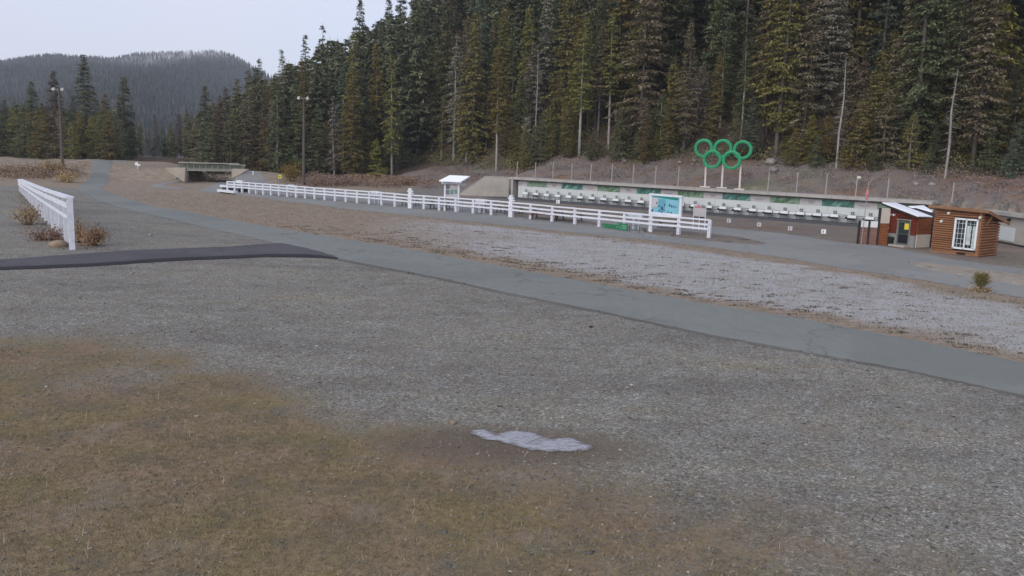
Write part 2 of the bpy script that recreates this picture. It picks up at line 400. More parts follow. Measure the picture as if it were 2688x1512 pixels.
    c = mixc(n, ramp(n, band, [(.30, .6), (.44, 0.)]), c, mixc(n, 1, c, (1.13, 1.08, .90), 'MULTIPLY'))
    pz = noise(n, .55, 3, .6); pz2 = noise(n, .8, 4, .65)
    gr = mixc(n, ramp(n, pz, [(.40, .75), (.50, 0.)]), gr, mixc(n, 1, gr, (1.0, 1.02, .80), 'MULTIPLY'))
    gr = mixc(n, ramp(n, pz, [(.52, 0.), (.64, .8)]), gr, mixc(n, 1, gr, (1.10, 1.0, 1.05), 'MULTIPLY'))
    gr = mixc(n, ramp(n, pz2, [(.56, 0.), (.70, .7)]), gr, (.205, .168, .132))
    c = mixc(n, soft(s1[0], 1.6, .26), c, gr)
    c = mixc(n, soft(s1[2], .7), c, tan)
    c = mixc(n, soft(s1[1], .8, .26), c, fr)
    c = mixc(n, soft(s2[1], .6), c, brush)
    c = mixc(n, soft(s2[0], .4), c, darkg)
    c = mixc(n, soft(_a.outputs['Alpha'], .5), c, flo)
    c = mixc(n, soft(s2[2], .6, .25), c, dirt)
    n.links.new(c, b.inputs['Base Color'])
    hh = math_(n, 'ADD', math_(n, 'MULTIPLY', vo.outputs['Distance'], .7), fine)
    bump(n, b, hh, .7, .025)
    return m
GM = ground_mat()

# ------------------------------------------------------------------ ground sheet with cover masks
def wpoly(pts): return np.array([[*G(x, y)[:2]] for x, y in pts])
def sdpoly(x, y, poly):
    d = np.full(x.shape, 1e9); ins = np.zeros(x.shape, bool); n = len(poly)
    for i in range(n):
        ax, ay = poly[i]; bx, by = poly[(i + 1) % n]; ex, ey = bx - ax, by - ay
        t = np.clip(((x - ax) * ex + (y - ay) * ey) / (ex * ex + ey * ey + 1e-9), 0, 1)
        d = np.minimum(d, np.hypot(x - ax - t * ex, y - ay - t * ey))
        c = ((ay > y) != (by > y)) & (x < (bx - ax) * (y - ay) / ((by - ay) if by != ay else 1e-9) + ax)
        ins ^= c
    return np.where(ins, d, -d)
PATH_U = [(345, 449), (325, 453), (312, 457), (298, 465), (288, 474), (265, 497), (330, 519), (408, 543), (516, 561), (700, 595), (1043, 649), (1304, 698), (1635, 758), (1865, 800), (2126, 842), (2387, 892), (2688, 954), (3100, 1040)]
PATH_L = [(318, 449), (293, 452), (262, 461), (240, 471), (212, 485), (201, 497), (253, 523), (303, 543), (380, 561), (516, 592), (700, 634), (877, 678), (1158, 730), (1344, 772), (1605, 824), (1866, 879), (2126, 928), (2387, 975), (2688, 1040), (3100, 1135)]
ASP_L = [(520, 500), (560, 505), (640, 514), (760, 529), (900, 547), (1040, 562), (1200, 579), (1400, 600), (1600, 620), (1800, 642), (1900, 655), (2050, 676), (2200, 704), (2324, 721), (2448, 741), (2548, 760), (2688, 782), (2950, 830)]
ASP_U = [(600, 470), (640, 474), (700, 485), (800, 492), (900, 502), (1040, 514), (1200, 531), (1400, 553), (1500, 563), (1700, 583), (1890, 596), (2060, 614), (2200, 636), (2300, 644), (2400, 662), (2480, 678), (2570, 692), (2688, 706), ]
ASP_U.append((2950, 745))
FGRASS = [(-900, 880), (0, 900), (260, 925), (500, 985), (800, 1080), (1050, 1145), (1350, 1222), (1650, 1300), (1950, 1360), (2250, 1430), (2500, 1530), (2700, 1900), (-1200, 1900)]
field = wpoly(PATH_U[5:] + list(reversed(ASP_L)) + [(400, 480), (330, 478)])
fgr = wpoly(FGRASS)
rngarea = wpoly(ASP_U[6:] + [(2950, 610), (2688, 600), (2240, 575), (1358, 505), (1100, 500)])
Ys = [2.5]
while Ys[-1] < 1500: Ys.append(Ys[-1] + max(.12, Ys[-1] * .0105))
Ys = np.array([-40, -25, -12, -4, 0] + Ys); U_ = np.linspace(-1, 1, 420); U_ = np.sign(U_) * (np.abs(U_) * .62 + .38 * np.abs(U_) ** 3)
GX = (np.abs(Ys)[:, None] * 1.25 + 30) * U_[None, :]; GY = np.repeat(Ys[:, None], len(U_), 1)
x = GX.ravel(); y = GY.ravel(); z = hgt(x, y)
d, s = dwall(x, y); dd = d - 0.42 * np.maximum(0, -s - 4)
mg = (.80 - .22 * sstep(x, -3, 6)) * sstep(sdpoly(x, y, fgr) + (vnoise(x / 2.6, y / 2.6, 131) - .5) * 3.6 + (vnoise(x / .9, y / .9, 132) - .5) * 1.6, -3.2, 2.3)
pud = G(1400, 1160); 
mdirt = .80 * np.exp(-(((x - pud.x + .3) / 2.6) ** 2 + ((y - pud.y + .15) / 1.05) ** 2) ** 1.5)
sdf = sdpoly(x, y, field)
mfield = sstep(sdf, -.3, .25)
frv = .62 * sstep(x, -9, 3) * sstep(y, 5, 9) * (1 - .35 * sstep(x + (y - 45) * .9, 40, 8) * 0) + .18
mfrost = mfield * np.clip(sstep(x + 0.15 * (y - 40), -14, 6) * .95, 0, 1) * sstep(sdf + (vnoise(x / 2.2, y / 1.1, 141) - .5) * 1.6, .3, 2.6) * (.72 + .4 * vnoise(x / 7, y / 3, 142))
mrng = sstep(sdpoly(x, y, rngarea), -.4, .4)
mdirt = np.maximum(mdirt, .30 * mrng * (d < -3.5) * (y < 82))
mbrush = sstep(dd, .8, 2.4) * (1 - sstep(dd, 11, 15)) * (x > -60) * sstep(s, -60, -30)
mbrush = np.maximum(mbrush, mrng * (d < -4) * (y < 84) * (.35 + .5 * vnoise(x / 3.5, y / 2.0, 171)))
mforest = np.clip(sstep(dd, 9.5, 14) * (s > -150) + sstep(y, 118, 124) * (x < -8), 0, 1)
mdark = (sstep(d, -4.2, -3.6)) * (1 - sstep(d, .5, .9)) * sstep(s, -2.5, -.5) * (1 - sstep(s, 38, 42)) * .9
mtan = np.clip(mfield + mrng * .5 * (d < -4) + sstep(y, 72, 80) * (1 - sstep(y, 119, 123)) * (x < -12) * .8
               + sstep(hgt(x, y), .3, .6) * (x < -42) + ((x > 24.5) & (y > 35) & (y < 66)) * .8, 0, 1)
isl = wpoly([(2385, 692), (2400, 690), (2470, 694), (2560, 705), (2688, 722), (2950, 755), (2950, 800), (2688, 755), (2610, 740), (2545, 729), (2450, 712)])
nr, nc = GX.shape; idx = np.arange(nr * nc).reshape(nr, nc)
quads = np.stack([idx[:-1, :-1], idx[:-1, 1:], idx[1:, 1:], idx[1:, :-1]], -1).reshape(-1, 4)
me = npmesh('ground', np.stack([x, y, z], 1), quads, GM, 4)
me.polygons.foreach_set('use_smooth', [True] * len(me.polygons))
a = me.color_attributes.new('cover_a', 'FLOAT_COLOR', 'POINT'); a.data.foreach_set('color', np.stack([mg, mfrost, mtan, mforest], 1).astype(np.float32).ravel())
a = me.color_attributes.new('cover_b', 'FLOAT_COLOR', 'POINT'); a.data.foreach_set('color', np.stack([mdark, mbrush, mdirt, np.ones_like(x)], 1).astype(np.float32).ravel())
kind(link('ground', me), 'structure')

def resample(pts, n):
    p = np.array([[*G(a, b)[:2]] for a, b in pts]); L = np.r_[0, np.cumsum(np.hypot(*(p[1:] - p[:-1]).T))]
    q = np.linspace(0, L[-1], n); return np.stack([np.interp(q, L, p[:, 0]), np.interp(q, L, p[:, 1])], 1)
def strip(name, Lp, Up, mat, lift, n=160, across=10, jit=.05, k='structure', thick=0):
    A = resample(Lp, n); B = resample(Up, n)
    A += (np.stack([vnoise(np.arange(n) * .9, 0 * A[:, 0], 21), vnoise(np.arange(n) * .9, 5 + 0 * A[:, 0], 22)], 1) - .5) * jit * 2
    B += (np.stack([vnoise(np.arange(n) * .9, 9 + 0 * A[:, 0], 23), vnoise(np.arange(n) * .9, 15 + 0 * A[:, 0], 24)], 1) - .5) * jit * 2
    V = []
    for i in range(n):
        for j in range(across + 1):
            p = A[i] * (1 - j / across) + B[i] * (j / across); V.append((p[0], p[1], 0))
    V = np.array(V); V[:, 2] = hgt(V[:, 0], V[:, 1]) + lift
    ii = np.arange(n * (across + 1)).reshape(n, across + 1)
    edge = ((ii % (across + 1) == 0) | (ii % (across + 1) == across)).ravel()
    V[edge, 2] -= lift * .6
    q = np.stack([ii[:-1, :-1], ii[:-1, 1:], ii[1:, 1:], ii[1:, :-1]], -1).reshape(-1, 4)
    me = npmesh(name, V, q, mat, 4); me.polygons.foreach_set('use_smooth', [True] * len(q))
    return kind(link(name, me), k)
strip('path', PATH_L, PATH_U, asph, .030, 260, 8, .06)
strip('pavement', ASP_L, ASP_U, asph2, .024, 200, 26, .08)
DR_U = [(-700, 715), (0, 681), (190, 668), (353, 657), (598, 648), (700, 640), (745, 638), (800, 650), (872, 672)]
DR_L = [(-700, 745), (0, 701), (245, 692), (435, 680), (625, 673), (700, 669), (800, 669), (840, 672), (880, 678)]
DR_E = [(-700, 754), (0, 709), (245, 699), (435, 687), (625, 680), (700, 676), (800, 677), (845, 679), (888, 683)]
strip('road', DR_L, DR_U, asphd, .036, 90, 8, .05)
strip('road_edge', DR_E, [(a, b - 4) for a, b in DR_L], asphe, .026, 90, 2, .05)
edgem = asphalt('dark_edge_soil', (.095, .09, .082), (.15, .142, .128))
strip('path_edge', [(a, b + 5) for a, b in PATH_L[11:]], [(a, b - 3) for a, b in PATH_L[11:]], edgem, .016, 220, 2, .09)
strip('far_path', [(455, 478), (420, 482), (395, 486), (400, 492), (470, 497)], [(480, 477), (450, 481), (425, 485), (440, 490), (500, 494)], asph2, .03, 30, 4)
kp = strip('grass_island', [(2385, 693), (2450, 713), (2545, 729), (2610, 740), (2688, 755), (2950, 800)], [(2387, 691), (2440, 691), (2510, 699), (2575, 708), (2688, 724), (2950, 757)], None, .06, 60, 6, .08)
tanm, n_, b_ = nt('tan_turf', .95, .1)
f_ = noise(n_, 1.6, 6, .75); f2_ = noise(n_, 11, 4, .7)
n_.links.new(mixc(n_, .6, ramp(n_, f_, [(.3, (.17, .15, .12)), (.5, (.26, .23, .19)), (.7, (.33, .29, .245))]), ramp(n_, f2_, [(.3, .6), (.7, 1.4)]), 'MULTIPLY'), b_.inputs['Base Color'])
kp.data.materials.append(tanm)
browm, n_, b_ = nt('brown_turf', .95, .1); f_ = noise(n_, 1.8, 6, .75); n_.links.new(ramp(n_, f_, [(.3, (.10, .085, .072)), (.5, (.165, .14, .12)), (.7, (.22, .195, .17))]), b_.inputs['Base Color'])
# thin turf strips behind the rail fence
for k_, (a_, b2_) in enumerate([([(1330, 566), (1420, 577), (1500, 585), (1570, 592), (1650, 601)], [(1330, 553), (1420, 562), (1500, 574), (1570, 586), (1650, 596)]),
                 ([(1690, 612), (1760, 622), (1850, 634), (1930, 641), (2005, 643)], [(1690, 599), (1760, 604), (1850, 612), (1930, 622), (2003, 637)])]):
    o = strip('turf_strip', a_, b2_, None, .05, 40, 5, .22); o.data.materials.append(browm)

# ------------------------------------------------------------------ foreground pebbles and grass (uncountable)
def in_roads(x, y):
    pth = np.maximum(sdpoly(x, y, POLY_PATH), np.maximum(sdpoly(x, y, POLY_ASP), sdpoly(x, y, POLY_DR))); return pth > -.05
POLY_PATH = wpoly(PATH_L + PATH_U[::-1]); POLY_ASP = wpoly(ASP_L + ASP_U[::-1]); POLY_DR = wpoly(DR_E + DR_U[::-1])
OCT = np.array([[1, 0, 0], [0, 1, 0], [-1, 0, 0], [0, -1, 0], [0, 0, .8], [0, 0, -.6]], float)
OCF = np.array([[0, 1, 4], [1, 2, 4], [2, 3, 4], [3, 0, 4], [1, 0, 5], [2, 1, 5], [3, 2, 5], [0, 3, 5]])
def sample_fan(n, y0, y1, power=1.0):
    u = rng.random(n); yy = (y0 ** power + u * (y1 ** power - y0 ** power)) ** (1 / power)
    xx = (rng.random(n) * 2 - 1) * (yy * .68 + 1.5); return xx, yy
def pebbles(name, x, y, size, mat):
    n = len(x); an = rng.random(n) * 6.28; c, s_ = np.cos(an), np.sin(an)
    jit = 1 + (rng.random((n, 6, 3)) - .5) * .7
    V = OCT[None] * jit; sx = size * (.8 + rng.random(n) * .9); sy = size * (.6 + rng.random(n) * .5); sz = size * (.35 + rng.random(n) * .35)
    vx = V[:, :, 0] * sx[:, None]; vy = V[:, :, 1] * sy[:, None]
    X = vx * c[:, None] - vy * s_[:, None] + x[:, None]; Y = vx * s_[:, None] + vy * c[:, None] + y[:, None]
    Z = V[:, :, 2] * sz[:, None] + (hgt(x, y) + sz * .25)[:, None]
    VV = np.stack([X, Y, Z], -1).reshape(-1, 3); FF = (OCF[None] + (np.arange(n) * 6)[:, None, None]).reshape(-1, 3)
    return kind(link(name, npmesh(name, VV, FF, mat)), 'stuff')
pm, n_, b_ = nt('pebble', .9, .15); g_ = n_.nodes.new('ShaderNodeNewGeometry')
n_.links.new(ramp(n_, g_.outputs['Random Per Island'], [(0, (.055, .055, .056)), (.3, (.13, .127, .12)), (.55, (.19, .178, .155)), (.8, (.235, .222, .198)), (.93, (.31, .29, .26)), (1, (.43, .41, .38))]), b_.inputs['Base Color'])
x, y = sample_fan(110000, 7.5, 33, 1.25)
keep = ~in_roads(x, y) & ((sdpoly(x, y, fgr) < rng.normal(.1, 1.5, len(x))) | (rng.random(len(x)) < .16 + .20 * (x > 1) + .5 * (vnoise(x / .55, y / .55, 8) > .78))) & (np.hypot((x - pud.x) / 1.1, (y - pud.y) / .42) > .8)
keep &= (vnoise(x / 1.6, y / 1.6, 31) * .5 + vnoise(x / .5, y / .5, 32) * .5) > rng.random(len(x)) * .75
x, y = x[keep], y[keep]; sz_ = np.exp(rng.normal(math.log(.0125), .42, len(x))).clip(.006, .045)
pebbles('gravel', x, y, sz_, pm)
def blades(name, x, y, length, width, mat, lean=1.0, per=3):
    n = len(x) * per; x = np.repeat(x, per) + rng.normal(0, .02, n); y = np.repeat(y, per) + rng.normal(0, .02, n)
    L = np.repeat(length, per) * (.5 + rng.random(n)); an = rng.random(n) * 6.28; z0 = hgt(x, y) - .004
    dx, dy = np.cos(an), np.sin(an); ph = rng.random(n) * .5 + .25 * lean; hz = np.cos(ph * math.pi / 2); hr = np.sin(ph * math.pi / 2)
    w = width * (.6 + rng.random(n) * .8)
    p0 = np.stack([x - dy * w, y + dx * w, z0], -1); p1 = np.stack([x + dy * w, y - dx * w, z0], -1)
    p2 = np.stack([x + dx * L * hr, y + dy * L * hr, z0 + L * hz], -1)
    V = np.stack([p0, p1, p2], 1).reshape(-1, 3); F = np.arange(n * 3).reshape(-1, 3)
    return kind(link(name, npmesh(name, V, F, mat)), 'stuff')
def bladem(name, stops):
    m, n, b = nt(name, .9, .1); g = n.nodes.new('ShaderNodeNewGeometry')
    c = ramp(n, g.outputs['Random Per Island'], stops); f = noise(n, .9, 4, .6)
    c = mixc(n, ramp(n, f, [(.45, 0.), (.65, .5)]), c, mixc(n, 1, c, (.92, 1., .6), 'MULTIPLY')); n.links.new(c, b.inputs['Base Color']); return m
dryg = bladem('dry_grass', [(0, (.07, .058, .034)), (.35, (.145, .115, .066)), (.7, (.205, .16, .10)), (.93, (.27, .215, .15)), (1, (.36, .30, .22))])
x, y = sample_fan(75000, 7.5, 20, 1.2)
sdg = sdpoly(x, y, fgr); nn = vnoise(x / .7, y / .7, 41) * .55 + vnoise(x / .25, y / .25, 42) * .45
keep = (sdg > rng.normal(-.2, 1.5, len(x))) & (nn > rng.random(len(x)) * .7) & ((x - pud.x) ** 2 / 1.9 + (y - pud.y) ** 2 / .3 > 1)
blades('dry_grass', x[keep], y[keep], np.full(keep.sum(), .045), .0035, dryg, 1.15, 4)
strawm = bladem('straw', [(0, (.20, .165, .11)), (1, (.42, .36, .26))])
xs_, ys_ = sample_fan(5200, 7.5, 17, 1.1); k_ = sdpoly(xs_, ys_, fgr) > rng.normal(.2, 1.2, len(xs_))
blades('straw', xs_[k_], ys_[k_], np.full(k_.sum(), .12), .0035, strawm, 1.45, 1)
frostg = bladem('frosted_grass', [(0, (.19, .17, .145)), (.3, (.25, .235, .21)), (.6, (.31, .30, .285)), (1, (.37, .37, .37))])
x, y = sample_fan(120000, 18, 75, 1.3); sdf = sdpoly(x, y, field)
keep = (sdf > .15) & ((vnoise(x / .8, y / .35, 51) * .6 + vnoise(x / .25, y / .15, 52) * .4) > .42)
xk, yk = x[keep], y[keep]; lf = (xk + .15 * (yk - 40) > rng.normal(-4, 5, len(xk))) & (sdf[keep] > rng.normal(1.6, .7, len(xk)))
blades('frosted_grass', xk[lf], yk[lf], np.full(lf.sum(), .075), .012, frostg, .9, 2)
tang = bladem('tan_grass', [(0, (.14, .105, .075)), (.4, (.23, .18, .135)), (1, (.34, .28, .22))])
blades('tan_grass', xk[~lf], yk[~lf], np.full((~lf).sum(), .075), .012, tang, .9, 2)
# dark tussocks near the path edge
dkg = bladem('tussock_grass', [(0, (.06, .054, .046)), (.6, (.115, .10, .08)), (1, (.19, .165, .135))])
tx = []; ty = []
PU = resample(PATH_U[5:], 400)
for i in range(300):
    p = PU[random.randrange(190, 400)]; off = abs(random.gauss(0, 1.0)) * 1.9 + .3
    tx.append(p[0] + off * .70 + random.gauss(0, .3)); ty.append(p[1] + off * .71 + random.gauss(0, .3))
x, y = sample_fan(2200, 25, 62, 1.2); k2 = (sdpoly(x, y, field) > .6) & (vnoise(x / 3, y / 3, 61) > .5) & (x > -7)
tx = np.r_[np.array(tx), x[k2][:110]]; ty = np.r_[np.array(ty), y[k2][:110]]
cl = rng.integers(3, 16, len(tx)); X = np.repeat(tx, cl); Y = np.repeat(ty, cl)
X = X + rng.normal(0, .16, len(X)); Y = Y + rng.normal(0, .05, len(Y))
blades('grass_tussocks', X, Y, np.full(len(X), .05), .022, dkg, .9, 3)

# ------------------------------------------------------------------ frozen puddle
pp = [(650, 340), (760, 322), (870, 372), (900, 392), (980, 345), (1090, 332), (1200, 340), (1330, 372), (1400, 402), (1500, 425), (1560, 412), (1700, 420), (1790, 452), (1835, 480), (1900, 500), (1930, 528), (1840, 556), (1700, 575), (1560, 562), (1440, 566), (1300, 548), (1180, 530), (1080, 505), (980, 470), (880, 452), (760, 432), (660, 400), (610, 375)]
pw = [G(1100 + a / 4.293, 1050 + b / 4.293) for a, b in pp]
icem, n_, b_ = nt('ice', .22, .5)
f_ = noise(n_, 5, 6, .65, stretch=(1, 2.5, 1)); f2_ = noise(n_, 26, 4, .7, stretch=(.7, 2, 1))
c_ = mixc(n_, .35, ramp(n_, f_, [(.36, (.13, .125, .13)), (.45, (.25, .25, .275)), (.55, (.36, .365, .40)), (.68, (.22, .215, .23))]), ramp(n_, f2_, [(.38, (.10, .095, .09)), (.55, (.37, .375, .42))]))
ra_ = n_.nodes.new('ShaderNodeAttribute'); ra_.attribute_name = 'rim'; c_ = mixc(n_, ra_.outputs['Fac'], (.12, .105, .095), c_)
n_.links.new(c_, b_.inputs['Base Color']); bump(n_, b_, f2_, .5, .012)

pwa = np.array([[p.x, p.y] for p in pw]); cc = pwa.mean(0); big = cc + (pwa - cc) * 1.13
gx = np.linspace(big[:, 0].min() - .05, big[:, 0].max() + .05, 150); gy = np.linspace(big[:, 1].min() - .05, big[:, 1].max() + .05, 60)
QX, QY = np.meshgrid(gx, gy); sdq = sdpoly(QX.ravel(), QY.ravel(), cc + (pwa - cc) * 1.05)
sdn = sdq + (vnoise(QX.ravel() / .13, QY.ravel() / .06, 161) - .5) * .09 + (vnoise(QX.ravel() / .035, QY.ravel() / .02, 162) - .5) * .05
VQ = np.stack([QX.ravel(), QY.ravel(), hgt(QX.ravel(), QY.ravel()) + .010 + .012 * sstep(sdn, 0, .12) + (vnoise(QX.ravel() / .05, QY.ravel() / .03, 163) - .5) * .008], 1)
iq = np.arange(len(VQ)).reshape(QX.shape); fq = np.stack([iq[:-1, :-1], iq[:-1, 1:], iq[1:, 1:], iq[1:, :-1]], -1).reshape(-1, 4)
fq = fq[(sdn[fq] > -.02).all(1)]
me = npmesh('frozen_puddle', VQ, fq, icem, 4); me.polygons.foreach_set('use_smooth', [True] * len(fq))
at_ = me.color_attributes.new('rim', 'FLOAT_COLOR', 'POINT'); rr_ = sstep(sdn, 0, .10); at_.data.foreach_set('color', np.stack([rr_, rr_, rr_, rr_ * 0 + 1], 1).astype(np.float32).ravel())
kind(link('frozen_puddle', me), 'structure')
a_, b2_ = G(1380, 1166), G(1449, 1148)
t_ = thing('twig', 'bare brown twig frozen into the icy puddle', 'twig', data=MB().tube([(a_.x, a_.y, .025 + h1(a_.x, a_.y)), ((a_.x + b2_.x) / 2, (a_.y + b2_.y) / 2 + .02, .04), (b2_.x, b2_.y, .035 + h1(b2_.x, b2_.y))], [.004, .008, .006], 6).mesh('twig', rockd))
for px, py, r, lab, m_ in [(1190, 1124, .07, 'pale tan stone left of the frozen puddle', rockd), (1477, 1118, .045, 'pale stone just above the right half of the puddle', rockm), (1460, 1139, .04, 'small white stone on the upper rim of the puddle', rockm),
                      (155, 648, .33, 'tan boulder at the foot of the near white fence post', rockd), (1048, 484, 1.0, 'rounded pale boulder at the forest edge left of the kiosk', rockd),
                      (1000, 468, .8, 'pointed tan boulder among the orange brush', rockd), (2446, 660, .13, 'small white stone beside the log hut corner', rockm), (2300, 641, .13, 'small white stone at the foot of the tall dark fence post', rockm),
                      (345, 719, .07, 'flat pale stone left of a pair below the dark road', rockm), (375, 721, .06, 'flat pale stone right of a pair below the dark road', rockm), (1551, 864, .05, 'dark stone alone on the gravel below the path', black),
                      (395, 620, .10, 'long pale stone lying between the fence and the path', rockm), (465, 473, .3, 'pale rock at the foot of the left bridge abutment', rockm)]:
    p = hit(px, py); thing('stone', lab, 'stone', (p.x, p.y, p.z + r * .25), random.random() * 6, data=MB().lump((0, 0, 0), r, 2, .12, (1.2, .9, .6)).mesh('stone', m_, True))

# ------------------------------------------------------------------ white rail fences
def fence(name, label, base, heights, ps, side=-.09, double=True, postw=.19, tall=(), rails=((.95, .10), (.72, .115), (.49, .115)), capw=.16, group=None, wide=False):
    t = thing(name, label, 'fence', (base[0][0], base[0][1], 0)); o = Vector((base[0][0], base[0][1], 0))
    n = len(base)
    for i, (bx, by) in enumerate(base):
        p = Vector((bx, by, 0)) - o; z = h1(bx, by); a = Vector((*base[max(i - 1, 0)], 0)); b = Vector((*base[min(i + 1, n - 1)], 0)); dr = (b - a).normalized(); rz = math.atan2(dr.y, dr.x)
        hh = heights[i]; wd = postw
        m = MB()
        if i in tall:
            m.box((0, 0, (hh + .62) / 2), (.30 if not wide else .3, .14, hh + .62 - .3)); m.box((0, 0, hh + .24), (.55, .12, .11)); m.box((0, .0, hh * .5 - .02), (.36, .18, hh - .04))
            m.box((.3, -.1, hh + .1), (.25, .05, .08))
        elif double:
            m.box((-wd * .27, 0, hh / 2 - .02), (wd * .42, .14, hh - .04)); m.box((wd * .27, 0, hh / 2 - .02), (wd * .42, .14, hh - .04)); m.box((0, 0, hh / 2), (wd * .2, .08, hh - .1))
        else: m.box((0, 0, hh / 2 - .02), (wd, wd, hh - .04))
        part('post', m, white, t, loc=(p.x, p.y, z), rz=rz + random.gauss(0, .03), label='taller fence post with a crossarm' if i in tall else None).rotation_euler[1] = random.gauss(0, .012)
        if i < n - 1:
            q = Vector((*base[i + 1], 0)) - o; z2 = h1(*base[i + 1]); h2 = heights[i + 1]
            for fr, th in rails:
                nd = Vector((-dr.y, dr.x, 0)) * (side if fr < .9 else 0); gap = (q - p).normalized() * .006
                sag = random.uniform(-.008, .008)
                part('rail', MB().beam(p + nd + gap + Vector((0, 0, z + hh * fr + sag)), q + nd - gap + Vector((0, 0, z2 + h2 * fr - sag)), .045 if fr < .9 else capw, th if fr < .9 else .09), white, t)
    return t
FPX_ = [(598, 503.5), (617, 505), (636, 506.5), (655, 508), (673, 510), (692, 512), (712, 513.5), (733, 515.5), (755, 517.5), (778, 520), (801.5, 521.5), (826.5, 524), (853, 526), (880, 528.5), (908.5, 531), (938, 534), (969.5, 536.5), (1002, 539.5), (1037, 543), (1077, 547), (1113, 549.5), (1153, 553), (1197, 557), (1242, 561), (1289.5, 565.5), (1341, 571), (1392.7, 576.5), (1449, 583), (1509, 589), (1572.6, 596), (1638, 603), (1708, 611), (1780, 618), (1860, 627)]
fb = [tuple(G(a, b)[:2]) for a, b in FPX_]
fence('rail_fence', 'long white three-rail fence between the frosty field and the shooting range', fb, [1.02 + .12 * i / 33 for i in range(34)], None, tall=(19, 25))
A_ = G(190, 655); B_ = G(54, 503); nP = 19
lb = []; lh = []
for i in range(nP):
    k = i / (nP - 1); lb.append((A_.x + (B_.x - A_.x) * k, A_.y + (B_.y - A_.y) * k)); lh.append(2.2 + (1.0 - 2.2) * k ** .9)
fence('barrier_fence', 'tall white board fence running away at the left edge of the gravel', lb, lh, None, double=False, postw=.21, rails=((.985, .11), (.84, .24), (.62, .17)), capw=.34, side=.13)

fx = []; 
for k_ in range(2600):
    i = random.randrange(len(fb) - 1); q = random.random(); fx.append((fb[i][0] * (1 - q) + fb[i + 1][0] * q + random.gauss(0, .25), fb[i][1] * (1 - q) + fb[i + 1][1] * q + random.gauss(.15, .2)))
for k_ in range(2400):
    q = random.random() ** .7; fx.append((A_.x + (B_.x - A_.x) * (1 - q) + random.gauss(-.1, .5), A_.y + (B_.y - A_.y) * (1 - q) + random.gauss(0, .3)))
fx = np.array(fx); kq = vnoise(fx[:, 0] / .8, fx[:, 1] / .8, 151) > .4; fx = fx[kq]
blades('fence_weeds', fx[:, 0], fx[:, 1], np.full(len(fx), .12), .012, tang, .8, 2)

# ------------------------------------------------------------------ white stands and benches behind the fence
def stand(px, py, label, w=.9):
    p = G(px, py); t = thing('white_stand', label, 'stand', p, -.6, 'white stands behind the rail fence')
    part('tray', MB().box((0, 0, .93), (w, .35, .26)), white, t)
    part('leg', MB().box((-.12, 0, .4), (.15, .1, .8)), white, t); part('leg', MB().box((.2, 0.1, .4), (.07, .1, .8)), white, t)
stand(768, 517, 'white box on two legs near the far end of the rail fence'); stand(987, 536, 'white box on two legs left of the crossarm post nearest the kiosk')
stand(1262, 560, 'white box on two legs just right of the kiosk'); stand(1667, 603, 'white box on two legs behind the green banner', 1.0); stand(632, 503, 'white box on legs at the far left fence end')
for a, b, hz, lab in (((581, 501), (626, 505), .32, 'upper white bench plank at the far end of the rail fence'), ((574, 506), (619, 511), .06, 'lower white bench plank at the far end of the rail fence')):
    A, B = G(*a), G(*b); c = (A + B) / 2; L = (B - A).length; rz = math.atan2((B - A).y, (B - A).x)
    t = thing('bench', lab, 'bench', c, rz, 'white plank benches'); 
    part('plank', MB().box((-L / 4, 0, hz + .16), (L / 2 - .02, .35, .2)), white, t); part('plank', MB().box((L / 4, 0, hz + .16), (L / 2 - .02, .35, .2)), white, t)
    part('foot', MB().box((0, 0, (hz + .06) / 2 + .01), (L * .8, .15, hz + .04)), picd, t)
p = G(638, 505); t = thing('black_crate', 'black slatted crate under the far left end of the rail fence', 'crate', p, -.1)
part('frame', MB().box((0, 0, .1), (.8, .3, .1)), black, t)
for i in range(5): part('slat', MB().box((-.36 + i * .18, 0, .27), (.12, .28, .25)), black, t)

# picnic tables
def picnic(px, py, rz, mat, label, sc=1.0):
    p = G(px, py); t = thing('picnic_table', label, 'picnic table', p, rz, 'picnic tables behind the rail fence'); t.scale = (sc,) * 3
    for i in range(4): part('plank', MB().box((0, -.27 + i * .18, .72), (1.9, .165, .045)), mat, t)
    for s_ in (-1, 1):
        part('bench_plank', MB().box((0, s_ * .68, .43), (1.9, .26, .045)), mat, t)
    for x_ in (-.7, .7):
        m = MB().beam((x_, -.62, 0), (x_, -.18, .69), .05, .09).beam((x_, .62, 0), (x_, .18, .69), .05, .09).beam((x_, -.75, .38), (x_, .75, .38), .045, .09)
        part('leg_frame', m, picd, t)
picnic(1428, 577, -.35, picr, 'red picnic table behind the fence right of the second crossarm post')
picnic(1494, 581, -.5, pict, 'tan picnic table right of the red one'); picnic(1155, 549, -.2, picd, 'dark picnic table behind the kiosk posts', .9)
picnic(1290, 557, -.3, pict, 'tan picnic table between the kiosk and the second crossarm post', .85); picnic(1348, 562, -.3, pict, 'tan picnic table directly behind the second crossarm post', .8)
picnic(1078, 540, -.2, picd, 'dark picnic table behind the first crossarm post', .8); picnic(1752, 600, -.4, pict, 'grey low table below the blue map board', .75)

